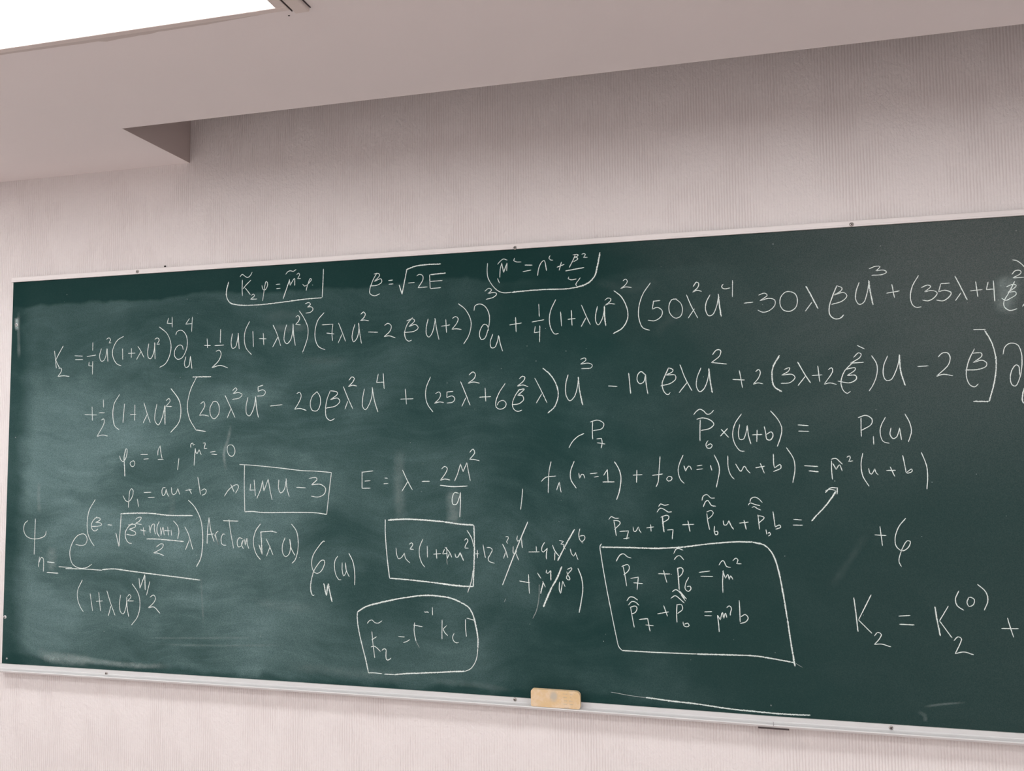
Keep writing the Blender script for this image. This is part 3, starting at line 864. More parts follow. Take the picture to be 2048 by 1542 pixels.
 '1.5;1;22736,-7770 23013,-7838 23163,-7977 23279,-8228 23361,-8573 23439,-9074 23515,-9636|'
 '1.5;1;23515,-9636 23588,-10256 23658,-10750|'
 '0.6;0.4;23652,-10663 23829,-10765|'
 '1;1;19327,-8331 19437,-8163 19527,-8134 19620,-8208 19719,-8239|'
 '1;1;19499,-8426 19545,-8655 19590,-8957|'
 '1;1;19465,-8460 19626,-8406 19665,-8461 19647,-8554 19512,-8673|'
 '1;1;19693,-8756 19893,-8717! 19854,-9040|'
 '1;1;19765,-8862 20006,-8878|'
 '1;1;20395,-8614 20698,-8615|'
 '1;1;20531,-8522 20613,-8835|'
 '1;1;20796,-8097 20864,-7982 20929,-7970 21035,-8010|'
 '1;1;20803,-8254 20886,-8160 20957,-8152 21046,-8254|'
 '1.2;1;20886,-8453 20906,-8745 20917,-9003|'
 '1;1;20873,-8470 20983,-8450 21024,-8498 20990,-8612 20907,-8686|'
 '1;1;21165,-8678 21082,-8836 21069,-8982 21142,-9035 21207,-8977 21193,-8904 21112,-8916|'
 '1;1;21415,-8551 21690,-8511|'
 '1;1;21454,-8647 21757,-8647|'
 '1;1;21906,-8360 21994,-8246 22035,-8261 22095,-8387 22195,-8410|'
 '1;1;22249,-8239 22329,-8173 22375,-8220 22341,-8307! 22457,-8313|'
 '1;1;22013,-8486 21992,-8743 21991,-9037|'
 '1;1;21997,-8502 22063,-8676! 22121,-8579 22150,-8706! 22190,-8615 22238,-8703|'
 '1;1;19584,-9328 19669,-9227 19758,-9230 19866,-9301|'
 '1;1;19622,-9435 19717,-9340 19806,-9349 19897,-9431|'
 '1;1;19681,-9488 19726,-9765 19765,-9991|'
 '1;1;19664,-9489 19807,-9451 19846,-9498 19795,-9615 19695,-9651|'
 '1;1;19891,-9784 20111,-9755! 20165,-10071|'
 '1;1;20053,-9913 20259,-9930|'
 '1;1;20359,-9624 20647,-9564|'
 '1;1;20520,-9407 20612,-9679|'
 '1;1;20738,-9058 20836,-9000 20932,-9068 21051,-9219|'
 '1;1;20702,-9222 20817,-9153 20929,-9230 21039,-9329|'
 '1;1;20917,-9020 21096,-9230|'
 '0.8;1;20963,-9131 21072,-9282|'
 '1;1;20855,-9362 20840,-9588 20845,-9820|'
 '1;1;20845,-9378 20967,-9373 20988,-9486 20863,-9594|'
 '1;1;20997,-9791 21011,-9887 21091,-9916 21146,-9881 21109,-9825 21022,-9855|'
 '1;1;21524,-9528 21715,-9514|'
 '1;1;21528,-9618 21712,-9617|'
 '1;1;21845,-9595 21871,-9833 21877,-10008|'
 '1;1;21852,-9595 21912,-9710! 21967,-9526 21995,-9669! 22042,-9539 22071,-9649|'
 '1;1;22070,-9404 22140,-9354 22189,-9412 22162,-9518 22154,-9592|'
 '1;1;22382,-9208 22388,-9462 22390,-9747|'
 '1;1;22409,-9613 22519,-9551 22586,-9628 22531,-9725 22389,-9779',
'phi_zero_line': '1;1;4244,-5550 4279,-5653 4365,-5726 4449,-5654 4504,-5468 4502,-5365 4465,-5340 4420,-5488 4407,-5736|'
 '1.3;1;4460,-5344 4403,-5592 4426,-5902 4445,-6180|'
 '1;1;4704,-5717 4632,-5747 4622,-5809 4696,-5881 4768,-5851 4785,-5758 4740,-5706 4687,-5717|'
 '1;1;4981,-5516 5239,-5517|'
 '1;1;5092,-5656 5271,-5646|'
 '1;1;5585,-5545 5594,-5392 5662,-5259! 5690,-5454 5737,-5648|'
 '1;1;5588,-5662 5789,-5668|'
 '1;1;6317,-5630 6297,-5802 6273,-5985|'
 '1;1;6712,-5327 6717,-5216 6775,-5186 6799,-5247! 6852,-5221|'
 '1;1;6870,-5338 6851,-5540 6834,-5853|'
 '1;1;6870,-5349 6896,-5480 6942,-5490! 6998,-5380! 7070,-5537|'
 '1;1;7122,-5189 7202,-5189 7181,-5280 7170,-5350! 7269,-5345|'
 '1;1;7363,-5458 7550,-5433|'
 '1;1;7414,-5513 7602,-5534|'
 '1;1;8059,-5246 7968,-5265 7936,-5385 7995,-5536 8098,-5586 8182,-5506 8185,-5367 8104,-5256 8013,-5246',
'phi_one_line': '1;1;4392,-6751 4480,-6890 4578,-6940 4672,-6868 4741,-6724 4745,-6590 4688,-6544 4637,-6601 4611,-6807 4589,-7115|'
 '1;1;4900,-6845 4954,-7090|'
 '1;1;5123,-6656 5385,-6648|'
 '1;1;5269,-6806 5511,-6796|'
 '1;1;5878,-6513 5784,-6513 5751,-6636 5789,-6747 5859,-6696 5898,-6553! 5941,-6695 6001,-6776|'
 '1;1;6077,-6492 6093,-6654 6152,-6714 6245,-6653 6289,-6531|'
 '1;1;6301,-6531 6363,-6712|'
 '1;1;6558,-6586 6766,-6559|'
 '1;1;6673,-6533 6768,-6689|'
 '1;1;6967,-6186 7018,-6447 7068,-6707|'
 '1;1;7089,-6587 7203,-6536 7261,-6586 7217,-6686 7115,-6723|'
 '1;1;7863,-6746 8000,-6562 8178,-6432 8290,-6412 8331,-6461 8303,-6540 8227,-6660|'
 '1;1;8065,-6393 8135,-6521 8181,-6620',
'four_mu_box': '1;1;8345,-5821 8827,-5850 9619,-5921 10355,-5999 10783,-6015 11284,-6053|'
 '1;1;8515,-5829 8513,-6323 8543,-7189|'
 '1.2;1;8543,-7189 8800,-7178 9065,-7202 10152,-7189 10792,-7192 11152,-7234|'
 '1;1;11284,-6053 11231,-6468 11144,-7234|'
 '1;1;8723,-6381 8703,-6566! 8889,-6557|'
 '1;1;8832,-6263 8882,-6734|'
 '1;1;8928,-6804 9056,-6517 9106,-6290! 9154,-6583! 9290,-6242! 9342,-6516 9420,-6839|'
 '1;1;9631,-6261 9625,-6514 9692,-6639 9800,-6552 9874,-6233|'
 '1;1;9861,-6221 9895,-6513 9966,-6745|'
 '1;1;10188,-6473 10488,-6491|'
 '1;1;10580,-6220 10806,-6200 10836,-6246 10667,-6401! 10956,-6392 11105,-6507 11064,-6660 10874,-6746 10653,-6721',
'energy_line': '1;1;12223,-6026 12224,-6501|'
 '1;1;12223,-6045 12560,-6007|'
 '1;1;12302,-6292 12479,-6280|'
 '1;1;12224,-6493 12480,-6488|'
 '1;1;12900,-6203 12998,-6214|'
 '1;1;12868,-6365 13011,-6354|'
 '1;1;13435,-5980 13556,-6232 13724,-6530|'
 '1;1;13588,-6306 13415,-6569|'
 '1;1;14004,-6294 14234,-6293|'
 '1;1;14571,-5958 14669,-5884 14740,-5932 14708,-6043 14542,-6266! 14668,-6229 14825,-6258|'
 '1;1;14950,-6283 15040,-6080 15119,-5822! 15196,-6025! 15302,-5785! 15351,-6043 15400,-6282|'
 '1;1;15381,-5509 15482,-5417 15528,-5510 15384,-5693! 15527,-5701 15662,-5738|'
 '1.2;1;14530,-6396 14863,-6432 15322,-6418|'
 '1;1;15065,-6615 14949,-6597 14882,-6745 14901,-6910 14998,-6910 15088,-6706 15116,-6589! 15115,-6890 15094,-7257|'
 '1;1;16862,-6480 16835,-6755 16797,-7037',
'psi_line': '1;1;944,-7553 819,-7661 801,-7872 910,-8038 1118,-8110 1398,-8092 1598,-8004 1644,-7865|'
 '1;1;1224,-7486 1217,-8032 1211,-8598|'
 '1;1;1417,-8656 1397,-8823 1387,-8978|'
 '1;1;1393,-8844 1494,-8675 1556,-8715 1574,-9110|'
 '1;1;1701,-8807 1979,-8829|'
 '1.2;1;1701,-9127 2129,-9144|'
 '1;1;2133,-8941 2632,-8964|'
 '1.1;1;2384,-8992 3176,-8990 3714,-9007|'
 '1.4;1;3713,-8987 4100,-8955 4677,-9000 5389,-9059 6324,-9131 7104,-9194|'
 '1;1;2734,-8252 2909,-8277 3080,-8244 3149,-8078 3047,-7936 2825,-7969 2633,-8171 2529,-8504 2628,-8832 2830,-8950 3126,-8950 3343,-8834|'
 '1;1;3410,-6878 3198,-7211 3135,-7584 3169,-7913 3299,-8158 3411,-8287|'
 '1;1;3491,-7394 3343,-7524 3288,-7662 3327,-7789 3422,-7832 3536,-7766|'
 '1;1;3399,-7435 3586,-7442 3599,-7491 3438,-7572! 3637,-7598 3649,-7647 3511,-7688 3301,-7697|'
 '1;1;3869,-7634 4032,-7650|'
 '1.2;1;4171,-7878 4290,-8277! 4346,-7334|'
 '1.4;1;4310,-7306 4630,-7282 5356,-7273 5961,-7323 6821,-7322|'
 '1;1;4763,-7571 4595,-7700 4508,-7856 4524,-8030 4630,-8163 4744,-8180|'
 '1;1;4594,-7632 4844,-7618 4856,-7676 4642,-7757! 4861,-7850 4862,-7908 4738,-7939 4543,-7904|'
 '1;1;4851,-7463 4963,-7394 5054,-7403 5000,-7500 4854,-7583! 5070,-7611|'
 '1;1;5029,-7770 5233,-7805|'
 '1;1;5129,-7691 5168,-7941|'
 '1;1;5330,-7630 5380,-7860|'
 '1;1;5368,-7802 5431,-7619 5509,-7589 5512,-7742 5561,-7895|'
 '1;1;5680,-7509 5611,-7664 5615,-7836 5696,-7969|'
 '1;1;5724,-7681 5751,-7930|'
 '1;1;5751,-7911 5813,-7680 5862,-7918|'
 '1;1;5859,-7775 6048,-7781|'
 '1;1;5973,-7658 6007,-7925|'
 '1;1;6092,-7752 6111,-7923|'
 '1;1;6164,-7483 6311,-7634 6359,-7804 6319,-8014|'
 '1.3;1;5249,-8035 5597,-8032 6088,-8057 6529,-8086|'
 '1;1;5591,-8268 5757,-8169 5835,-8186 5793,-8292 5506,-8442! 5651,-8448 5864,-8515|'
 '1;1;6554,-7649 6678,-7855 6840,-8316|'
 '1;1;6725,-8025 6589,-8327|'
 '1.2;1;6659,-6867 6882,-7074 7085,-7432 7157,-7809 7164,-8186 7106,-8564 6969,-8812|'
 '1;1;7313,-8135 7320,-7772 7365,-7373! 7437,-7770 7546,-8074|'
 '1;1;7321,-7863 7529,-7848|'
 '1;1;7555,-7859 7609,-7971 7702,-8150! 7594,-7880 7619,-7801 7683,-7766|'
 '1;1;7904,-7852 7839,-7842 7777,-7990 7819,-8147 7948,-8167|'
 '1;1;7833,-7458 8334,-7462|'
 '1;1;8026,-7410 8083,-7759 8193,-8252|'
 '1;1;8482,-7965 8367,-7945 8305,-8070 8345,-8203 8434,-8179 8508,-7998! 8446,-8111 8512,-8256|'
 '1;1;8546,-7975 8574,-8154! 8622,-7951 8637,-8107 8689,-8252|'
 '1;1;9059,-7529 8910,-7722 8837,-7969 8853,-8192 8944,-8413 9072,-8555|'
 '1.3;1;9016,-8122 9120,-8398! 9074,-7764|'
 '1;1;9049,-7764 9463,-7728|'
 '1;1;9388,-7736 9588,-7766|'
 '1;1;9240,-7950 9355,-8159 9470,-8411|'
 '1;1;9380,-8158 9259,-8450|'
 '1;1;9850,-7905 9766,-8128 9780,-8349 9868,-8446 9979,-8366 10025,-8122 9999,-7946|'
 '1;1;9994,-7946 10038,-8188 10164,-8406|'
 '1;1;10044,-7514 10206,-7721 10266,-8051 10237,-8338 10165,-8538 10067,-8628|'
 '1;1;10294,-8457 10312,-8468|'
 '1;1;3014,-9314 2851,-9647 2858,-9893 2964,-10134 3076,-10273|'
 '1;1;3305,-9713 3408,-10239|'
 '1;1;3521,-9942 3764,-9920|'
 '1;1;3611,-9662 3690,-10227|'
 '1;1;3900,-9611 4040,-9971 4209,-10336|'
 '1.2;1;4057,-10051 3969,-10358|'
 '1;1;4385,-9716 4358,-9999 4398,-10219 4495,-10275 4585,-10071 4611,-9788|'
 '1;1;4601,-9768 4633,-10109 4687,-10356|'
 '1;1;4630,-9763 4694,-9689 4753,-9759 4637,-9888! 4851,-9880|'
 '1;1;4782,-9372 5002,-9654 5071,-9972 4995,-10335 4788,-10592|'
 '1.2;1;5018,-9202 5059,-9497! 5218,-9090|'
 '1.2;1;5218,-9090 5240,-9548|'
 '1;1;5397,-9285 5340,-9506 5288,-9699|'
 '1;1;5405,-9751 5535,-9683 5603,-9772 5549,-9894 5366,-10060! 5552,-10033 5767,-10211',
'phi_n_line': '1;1;11086,-8001 11062,-7980 10858,-8192 10714,-8436 10692,-8677 10766,-8850 10863,-8890 10983,-8821 11090,-8601 11078,-8525 11005,-8516 10837,-8695 10742,-8850|'
 '1.3;1;10754,-8828 10683,-9070 10660,-9267 10686,-9440 10735,-9508 10783,-9491|'
 '1.6;1;11070,-9156 11108,-9339 11157,-9500|'
 '1.6;1;11157,-9478 11203,-9173 11240,-9334 11326,-9666|'
 '1;1;11497,-8390 11414,-8505 11396,-8701 11441,-8917 11537,-9043 11604,-9041|'
 '1;1;11630,-8565 11631,-8781 11679,-8931 11750,-8821 11725,-8562|'
 '1;1;11725,-8562 11750,-8756 11846,-8958|'
 '1;1;11831,-8300 11962,-8556 12011,-8878 12008,-9179',
'u_squared_box': '1.2;1;12925,-7342 12926,-7716 12985,-8426 13055,-8955|'
 '1.9;1;13003,-7366 13521,-7333 14090,-7350 14652,-7388|'
 '1.9;1;14652,-7388 15060,-7441 15483,-7462|'
 '1.4;1;15494,-7462 15506,-7912 15496,-8431 15467,-9104|'
 '1.6;1;13055,-8955 13711,-8987 14461,-9044 15016,-9095|'
 '1.8;1;14461,-9044 15016,-9095 15474,-9104|'
 '1;1;15465,-8674 15420,-8951 15309,-9264|'
 '1;1;13246,-8118 13265,-8306 13319,-8417 13399,-8387 13490,-8258! 13528,-8405 13654,-8525|'
 '1;1;13627,-8022 13700,-7974 13738,-8019 13654,-8145! 13768,-8153|'
 '1;1;14033,-7865 13938,-8085 13930,-8296 13994,-8505 14088,-8626|'
 '1;1;14157,-8045 14164,-8361|'
 '1;1;14332,-8269 14557,-8246|'
 '1;1;14419,-8127 14433,-8389|'
 '1;1;14657,-8122 14605,-8252! 14742,-8242|'
 '1;1;14717,-8068 14731,-8382|'
 '1;1;14669,-8069 14798,-8206 14864,-8343|'
 '1;1;14798,-8241 14731,-8382|'
 '0.8;0.5;14716,-8382 14734,-8538|'
 '1;1;14957,-8237 14983,-8333 15038,-8325 15101,-8206|'
 '1.4;1;15101,-8199 15196,-8422|'
 '1;1;15224,-7877 15279,-7830 15323,-7881 15249,-8022 15241,-8081! 15344,-8089|'
 '1;1;15299,-7604 15426,-7810 15491,-8051|'
 '1;1;15515,-8230 15636,-8227|'
 '1;1;15589,-8125 15588,-8343|'
 '1;1;15750,-7981 15777,-8152 15814,-8332|'
 '1;1;15854,-8051 15949,-8058 16006,-8111 15948,-8238 15890,-8348 15918,-8420 16070,-8470|'
 '1;1;16291,-7951 16374,-8120 16438,-8316|'
 '1;1;16374,-8174 16316,-8337|'
 '1;1;16371,-7760 16443,-7755 16452,-7804 16404,-7895 16441,-7939|'
 '1;1;16591,-8008 16581,-8098 16590,-8187 16646,-8186 16684,-8113|'
 '1;1;16655,-8185 16701,-8292 16737,-8371|'
 '1;1;16711,-7727 16686,-7808 16705,-7871! 16798,-7824|'
 '1.1;1;16817,-7797 16825,-7931 16837,-8047|'
 '1.2;1;16995,-7350 16799,-7788 16570,-8331 16282,-9038|'
 '1;1;17004,-8145 17305,-8138|'
 '1;1;17215,-7985 17219,-8136|'
 '1;1;17446,-7882 17371,-8008 17370,-8115 17407,-8141! 17518,-8041|'
 '1;1;17518,-8032 17489,-8166 17487,-8325|'
 '1;1;17656,-7949 17710,-8090 17836,-8246|'
 '1;1;17718,-8142 17707,-8346|'
 '1;1;17832,-7821 17950,-7854! 17876,-7918! 17967,-7933! 17948,-7978 18002,-8056|'
 '1.6;1;18253,-7530 18068,-7834 17789,-8353|'
 '1;1;18129,-8036 18163,-8167 18217,-8228! 18281,-8129|'
 '1;1;18263,-8130 18333,-8321|'
 '1;1;18394,-7510 18360,-7669 18394,-7810 18447,-7844 18520,-7763 18503,-7693 18377,-7704|'
 '1;1;18429,-7871 18474,-7882|'
 '1;1;16748,-8912 17038,-8956|'
 '1;1;17000,-8730 17007,-8961 17017,-9236|'
 '1;1;17244,-8687 17335,-8835|'
 '1;1;17380,-8896 17452,-9053|'
 '1.2;1;17398,-8922 17321,-9225|'
 '1;1;17490,-8600 17474,-8672! 17529,-8688 17594,-8615|'
 '1.3;1;17603,-8615 17600,-8871|'
 '1.8;1;17902,-8500 17765,-8813 17635,-9029|'
 '1.8;1;17635,-9029 17523,-9262 17391,-9567|'
 '1;1;17833,-8899 17825,-9111 17860,-9197! 17919,-8879! 17980,-9026|'
 '1;1;18040,-8576 18150,-8529 18167,-8555 18057,-8698 18019,-8805 18091,-8847 18110,-8802 18057,-8716 18031,-8629|'
 '1.2;1;18326,-8532 18417,-8775 18449,-9054 18409,-9353 18342,-9678|'
 '0.8;0.4;17287,-8987 17274,-9342 17207,-9662 17103,-9879|'
 '0.7;0.4;16374,-9384 16326,-9484',
'k_tilde_box': '1.7;1;12101,-9909 12347,-9759 12734,-9642 13300,-9509 13899,-9404|'
 '1.8;1;13899,-9404 14196,-9381 14491,-9392 14842,-9434 15113,-9533|'
 '1.6;1;15113,-9533 15344,-9669 15458,-9864 15534,-10131 15589,-10452 15588,-10722|'
 '1;1;15588,-10722 15567,-10920 15509,-11102 15374,-11280 15221,-11352|'
 '1.5;1;15221,-11352 14874,-11380 14486,-11421 13996,-11467 13501,-11514 13202,-11555|'
 '1.2;1;13202,-11555 12900,-11558|'
 '1;1;12424,-11552 12597,-11542 12840,-11552|'
 '1.3;1;12101,-9909 12091,-10059 12144,-10430 12248,-10835 12352,-11201 12435,-11552|'
 '1;1;12389,-10214 12471,-10127 12542,-10115 12614,-10177 12715,-10191 12837,-10121|'
 '1;1;12533,-10422 12564,-10745 12620,-11140|'
 '1;1;12676,-10560 12523,-10654|'
 '1;1;12504,-10850 12585,-10818 12666,-10851 12788,-10956|'
 '1;1;12828,-10926 12889,-10877 12949,-10892 12950,-11040 12970,-11168 13041,-11164 13101,-11114|'
 '1;1;13311,-10524 13501,-10530|'
 '1;1;13461,-10679 13551,-10651 13650,-10591|'
 '1;1;13790,-10126 13775,-10356 13829,-10628|'
 '1;1;13750,-10195 14021,-10231|'
 '0.8;0.4;13829,-10628 13928,-10797|'
 '1;1;14067,-9820 14107,-9837 14156,-9826 14195,-9852|'
 '1;1;14304,-9692 14309,-9911|'
 '1;1;14583,-10018 14577,-10319 14576,-10537|'
 '1;1;14713,-10167 14616,-10263 14616,-10281! 14654,-10352 14742,-10438|'
 '1;1;14926,-10361 14877,-10468 14916,-10575 14983,-10611 15051,-10604|'
 '1;1;15243,-9977 15245,-10198 15269,-10440|'
 '1;1;15276,-9944 15506,-9997',
'plus_phi': '1;1;25574,-7537 25837,-7552|'
 '1;1;25702,-7334 25742,-7795|'
 '1;1;26282,-7133 26126,-7327 26030,-7609 26053,-7808 26180,-7905 26313,-7822 26363,-7682 26300,-7663 26202,-7805 26112,-8046 26097,-8166 26148,-8284',
'k_two_line': '1.2;1;25057,-9045 25094,-9436 25126,-9853|'
 '1;1;25450,-8963 25146,-9573|'
 '1;1;25146,-9573 25439,-9878|'
 '1;1;25486,-9936 25571,-9845 25645,-9889 25604,-9990 25486,-10134! 25637,-10118 25851,-10175|'
 '1;1;26041,-9444 26301,-9418|'
 '1;1;26052,-9633 26385,-9638|'
 '1.3;1;26845,-9188 26877,-9480 26935,-9867|'
 '1;1;27136,-9164 26931,-9516|'
 '1;1;26931,-9516 27187,-9902|'
 '1;1;27221,-9962 27315,-9869 27385,-9904 27344,-10042 27238,-10260! 27427,-10211 27632,-10266|'
 '1;1;27374,-8805 27294,-8995 27324,-9149 27464,-9253|'
 '1;1;27584,-8945 27536,-9063 27575,-9159 27667,-9117 27696,-8999 27620,-8944 27566,-8957|'
 '1;1;27775,-8639 27946,-8816 27981,-9008 27893,-9236|'
 '1;1;28238,-9633 28598,-9624|'
 '1;1;28374,-9385 28425,-9605 28485,-9825',
'bottom_line': '1.5;1;20028,-11725 20632,-11771 21270,-11801 22106,-11871 22723,-11892 23130,-11905 23532,-11906 23979,-11892',
'faint_line': '0.6;0.5;19136,-11646 19652,-11706 20021,-11730'
}
LABELS = {
'long_top': 'chalk formula for K2 running the full width near the top',
'long_second': 'second line of the long chalk formula, in a tall bracket',
'top_left_box': 'chalk formula in an open box under the top rail at left',
'beta_definition': 'chalk definition of beta as a square root',
'top_middle_box': 'chalk formula in a rounded underline under the top rail',
'p_seven': 'chalk letter P with subscript 7',
'p_six_line': 'chalk P6 times u plus b',
'p_one_of_u': 'chalk P1 of u',
'f_line': 'chalk equation with f1 and f0',
'p_sum_line': 'chalk sum of four P terms with an arrow',
'p_box': 'two chalk equations in a large rounded box',
'phi_zero_line': 'chalk line setting phi zero to one',
'phi_one_line': 'chalk line for phi one',
'four_mu_box': 'boxed chalk expression ending in minus three',
'energy_line': 'chalk equation for E',
'psi_line': 'chalk fraction for psi with an exponential and ArcTan',
'phi_n_line': 'chalk phi n of u',
'u_squared_box': 'boxed chalk polynomial with crossed out terms',
'k_tilde_box': 'chalk equation in a rounded box above the tray',
'plus_phi': 'chalk plus phi at right',
'k_two_line': 'chalk K2 equation at lower right',
'bottom_line': 'long chalk line above the tray',
'faint_line': 'faint chalk line right of the eraser'
}
SMEARS = [
(0.0463, 0.34, '1383,-11468 1760,-11660 2456,-11713 3446,-11719'),
(0.0236, 0.30, '2000,-11707 3178,-11704 4156,-11754 5286,-11764 6307,-11693'),
(0.0149, 0.25, '8052,-4608 7960,-5076 7833,-5470 7909,-6055'),
(0.0501, 0.13, '13361,-5291 13317,-6259 13406,-7563'),
(0.0572, 0.24, '14891,-6458 14932,-6999 14887,-7539'),
(0.0636, 0.26, '28710,-1337 28656,-1871 28593,-2367'),
(0.0479, 0.16, '1869,-8288 1863,-8670 1915,-9126'),
(0.0187, 0.14, '1318,-6292 1320,-6912 1373,-7375'),
(0.0100, 0.16, '7128,-9046 7174,-9766 7237,-10483'),
(0.0232, 0.75, '276,-1121 286,-1379 332,-1573'),
(0.0173, 0.20, '345,-867 381,-1863 424,-2535'),
(0.0401, 0.05, '8747,-9708 9707,-9841 10957,-9876'),
(0.0094, 0.10, '5443,-11116 7462,-11059 10034,-10917'),
(0.0096, 0.10, '5095,-10958 7459,-10845 9082,-10753'),
(0.0339, 0.04, '10272,-2820 11063,-2875 11840,-2842'),
(0.0384, 0.03, '18753,-960 19546,-1204 20717,-1135'),
(0.0374, 0.03, '20303,-2621 20825,-2121 21845,-1650'),
(0.0245, 0.07, '14088,-11646 15364,-11675 16604,-11780'),
(0.0085, 0.16, '26489,-11528 26976,-11427 27457,-11361'),
(0.0130, 0.12, '26377,-11628 26536,-11732 26530,-11881'),
(0.0270, 0.03, '24520,-8884 24999,-8152 25475,-7424'),
(0.0477, 0.04, '8966,-1600 9616,-1481 10579,-1554'),
(0.0317, 0.09, '9295,-1791 10104,-1883 10613,-1817'),
(0.0308, 0.08, '5858,-6577 6122,-6871 6049,-7463'),
(0.0431, 0.06, '9725,-11489 11882,-11574 14088,-11619')
]

def catmull(pts, step):
    if len(pts) == 2:
        a, b = pts; n = max(1, int(math.dist(a, b) / step))
        return [(a[0] + (b[0] - a[0]) * i / n, a[1] + (b[1] - a[1]) * i / n) for i in range(n + 1)]
    out = []
    P = [(2 * pts[0][0] - pts[1][0], 2 * pts[0][1] - pts[1][1])] + pts + [(2 * pts[-1][0] - pts[-2][0], 2 * pts[-1][1] - pts[-2][1])]
    for i in range(1, len(P) - 2):
        p0, p1, p2, p3 = P[i - 1:i + 3]
        d1 = max(1e-6, math.dist(p0, p1) ** 0.5); d2 = max(1e-6, math.dist(p1, p2) ** 0.5); d3 = max(1e-6, math.dist(p2, p3) ** 0.5)
        n = max(2, int(math.dist(p1, p2) / step))
        for k in range(n):
            t = k / n
            q = []
            for c in (0, 1):
                m1 = d2 * ((p1[c] - p0[c]) / d1 - (p2[c] - p0[c]) / (d1 + d2) + (p2[c] - p1[c]) / d2)
                m2 = d2 * ((p2[c] - p1[c]) / d2 - (p3[c] - p1[c]) / (d2 + d3) + (p3[c] - p2[c]) / d3)
                a = 2 * p1[c] - 2 * p2[c] + m1 + m2
                b = -3 * p1[c] + 3 * p2[c] - 2 * m1 - m2
                q.append(((a * t + b) * t + m1) * t + p1[c])
            out.append(tuple(q))
    out.append(pts[-1])
    return out

def path_of(tokens, step):
    runs, cur = [], []
    for tk in tokens:
        corner = tk.endswith('!')
        x, z = tk.rstrip('!').split(',')
        p = (int(x) / 10000.0, int(z) / 10000.0)
        cur.append(p)
        if corner: runs.append(cur); cur = [p]
    if len(cur) > 1 or not runs: runs.append(cur)
    out = []
    for r in runs:
        if len(r) < 2: r = r + [(r[0][0] + 0.0004, r[0][1])]
        c = catmull(r, step)
        out += c if not out else c[1:]
    return out

BASE_W = 0.0036
def ribbon(bm, uv, dust, path, width, dens, rough, depth, rng, taper=True):
    n = len(path)
    dist = [0.0]
    for i in range(1, n): dist.append(dist[-1] + math.dist(path[i], path[i - 1]))
    L = max(dist[-1], 1e-6)
    rows = []
    wj = 1.0
    for i in range(n):
        a = path[max(0, i - 1)]; b = path[min(n - 1, i + 1)]
        tx, tz = b[0] - a[0], b[1] - a[1]
        ln = math.hypot(tx, tz) or 1e-9
        nx, nz = -tz / ln, tx / ln
        wj += (1.0 - wj) * 0.25 + rng.uniform(-0.09, 0.09)
        w = width * wj / 2
        if taper:
            e = min(dist[i], L - dist[i])
            w *= min(1.0, 0.55 + 0.45 * e / (width * 0.7))
        x, z = path[i]
        rows.append((bm.verts.new((x + nx * w, FY - depth, z + nz * w)), bm.verts.new((x - nx * w, FY - depth, z - nz * w)), dist[i] / L))
    for i in range(n - 1):
        a0, a1, u0 = rows[i]; b0, b1, u1 = rows[i + 1]
        f = bm.faces.new((a0, a1, b1, b0))
        for lp, (u, v) in zip(f.loops, ((u0, 0.0), (u0, 1.0), (u1, 1.0), (u1, 0.0))):
            lp[uv].uv = (u, v); lp[dust] = (dens, rough, 0.0, 1.0)

def write(key, lines, name='chalk_lettering'):
    rng = random.Random(key)
    bm = bmesh.new()
    uv = bm.loops.layers.uv.new('stroke')
    dust = bm.loops.layers.float_color.new('dust')
    for i, ln in enumerate(lines.split('|')):
        w, d, pts = ln.split(';')
        w, d = float(w), float(d)
        ribbon(bm, uv, dust, path_of(pts.split(), 0.0035), BASE_W * w, d, 1.15 if w < 1.25 else 2.3, 0.00015 + 0.0000035 * i, rng)
    bmesh.ops.recalc_face_normals(bm, faces=bm.faces)
    o = from_bm(name, bm, CHALK, chalkboard)
    tag(o, LABELS.get(key))
    return o
for key, lines in INK.items():
    write(key, lines, 'chalk_line' if key.endswith('_line') and key[:5] in ('botto', 'faint') else 'chalk_lettering')

def smudges():
    rng = random.Random(3)
    for i, (w, d, pts) in enumerate(SMEARS):
        bm = bmesh.new()
        uv = bm.loops.layers.uv.new('stroke')
        dust = bm.loops.layers.float_color.new('dust')
        ribbon(bm, uv, dust, path_of(pts.split(), 0.006), w, d, 1.0, 0.00004 + 0.000003 * i, rng, False)
        from_bm('chalk_smear', bm, SMEAR, surface)
smudges()

def specks():
    rng = random.Random(11)
    bm = bmesh.new()
    uv = bm.loops.layers.uv.new('stroke'); dust = bm.loops.layers.float_color.new('dust')
    spots = [(0.0378, -0.4960, 0.0022), (2.3427, -0.0302, 0.0015), (1.7016, -0.2659, 0.0012), (1.7260, -0.3072, 0.0012), (1.7530, -0.2206, 0.0011), (2.5708, -0.4523, 0.0015), (1.8081, -0.2831, 0.0012), (2.3071, -1.1722, 0.0020), (0.3984, -0.7312, 0.0014), (1.0366, -0.2635, 0.0010)]
    spots += [(rng.uniform(0.1, 2.9), rng.uniform(-1.15, -0.03), rng.uniform(0.0006, 0.0013)) for _ in range(60)]
    for x, z, r in spots:
        c = bm.verts.new((x, FY - 0.0001, z))
        ring = [bm.verts.new((x + r * rng.uniform(0.7, 1.2) * math.cos(a), FY - 0.0001, z + r * rng.uniform(0.7, 1.2) * math.sin(a))) for a in [k * math.pi / 4 for k in range(8)]]
        d = rng.uniform(0.35, 0.8)
        for k in range(8):
            f = bm.faces.new((c, ring[k], ring[(k + 1) % 8]))
            for lp in f.loops:
                lp[uv].uv = (0.5, 0.5 if lp.vert is c else 0.15); lp[dust] = (d, 0.5, 0, 1)
    o = from_bm('chalk_specks', bm, CHALK, surface)
    tag(o, kind='stuff')
specks()

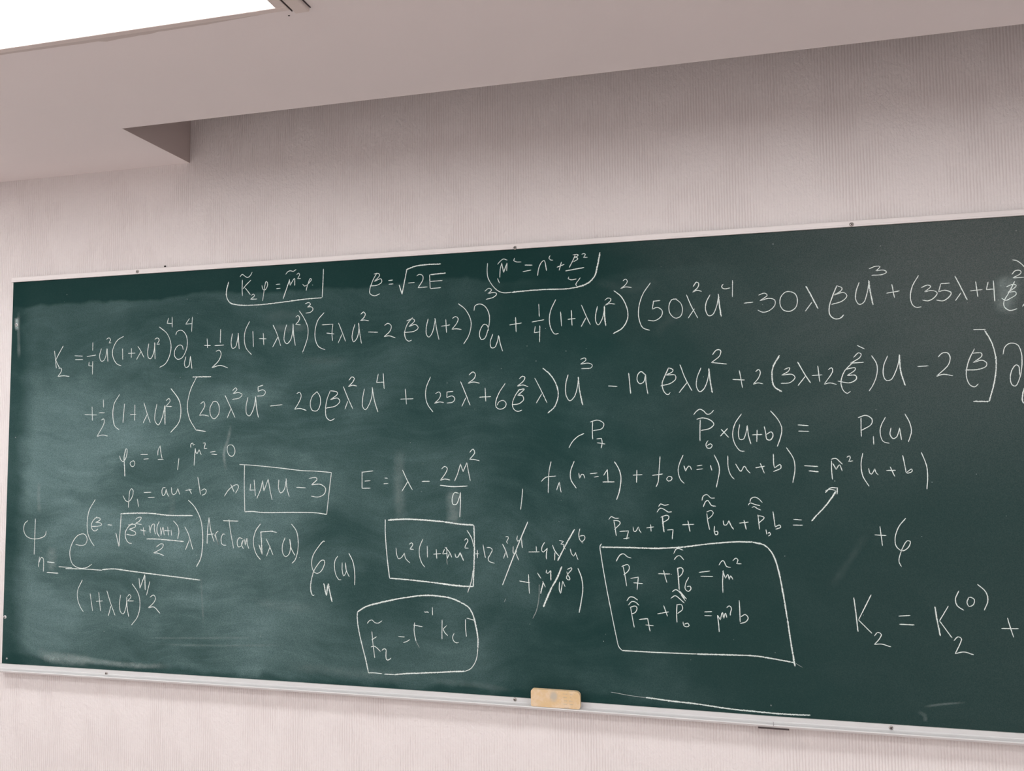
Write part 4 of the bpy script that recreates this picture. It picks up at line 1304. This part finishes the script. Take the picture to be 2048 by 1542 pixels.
# ------------------------------------------------------------------ eraser on the tray
ex, ew, eh = 1.7737, 0.1292, 0.0435
er = empty('board_eraser', (ex, -0.0270, BOARD_TOP + LEDGE + sag(ex) + 0.0004))
tag(er, 'worn tan wooden block eraser standing on the chalk tray', 'eraser')
bm = bmesh.new()
def rounded_block(bm, w, h, y0, y1, r, n=5, lean=0.0):
    pts = []
    for cx, cz, a0, rr in ((w / 2, h, 0, r * 1.7), (-w / 2, h, 90, r), (-w / 2, 0, 180, r * 0.6), (w / 2, 0, 270, r * 0.8)):
        sx = 1 if cx > 0 else -1; sz = 1 if cz > 0 else -1
        for k in range(n + 1):
            a = math.radians(a0 + 90 * k / n)
            pts.append((cx - sx * rr + rr * math.cos(a), (cz - rr if cz > 0 else rr) + rr * math.sin(a)))
    f = [bm.verts.new((x, y0, z)) for x, z in pts]; b = [bm.verts.new((x, y1, z)) for x, z in pts]
    m = len(pts)
    for i in range(m): bm.faces.new((f[i], f[(i + 1) % m], b[(i + 1) % m], b[i]))
    ff = bm.faces.new(f); bb = bm.faces.new(b)
    bmesh.ops.recalc_face_normals(bm, faces=bm.faces)
    es = [e for e in bm.edges if (e.verts[0].co.y == y0) == (e.verts[1].co.y == y0) and e.verts[0].co.y == y0]
    bmesh.ops.bevel(bm, geom=es, offset=0.0022, segments=3, affect='EDGES', profile=0.5)
rounded_block(bm, ew, eh, -0.0080, 0.0050, 0.007)
from_bm('wooden_back', bm, WOOD, er, False)
bm = bmesh.new()
rounded_block(bm, ew - 0.004, eh - 0.003, 0.0052, 0.0108, 0.006)
fp = from_bm('felt_pad', bm, FELT, er)
tag(fp, 'grey felt pad against the board')

# ------------------------------------------------------------------ nails
def nail(x, z, r, label):
    bm = bmesh.new()
    bmesh.ops.create_uvsphere(bm, u_segments=12, v_segments=8, radius=r)
    for v in bm.verts: v.co.y *= 0.6
    bmesh.ops.create_cone(bm, cap_ends=True, segments=8, radius1=r * 0.4, radius2=r * 0.4, depth=0.02, matrix=Matrix.Translation((0, 0.009, 0)) @ Matrix.Rotation(math.pi / 2, 4, 'X'))
    o = from_bm('nail', bm, NAILM, None, True)
    o.location = (x, -0.0005, BOARD_TOP + z)
    return tag(o, label, 'nail', 'nails above the board')
nail(0.5643, 0.0206, 0.0036, 'small black nail head in the wall above the left part of the top rail')
nail(1.8915, 0.0154, 0.0036, 'small black nail head in the wall above the middle of the top rail')
bm = bmesh.new()
bmesh.ops.create_uvsphere(bm, u_segments=12, v_segments=8, radius=0.0017)
for v in bm.verts: v.co.z *= 0.5; v.co.x *= 1.5
cn = from_bm('nail', bm, NAILM, None, True)
cn.location = (1.3909, -0.7403, CEIL - 0.0004)
tag(cn, 'small dark nail head in the ceiling beside the light panel', 'nail')
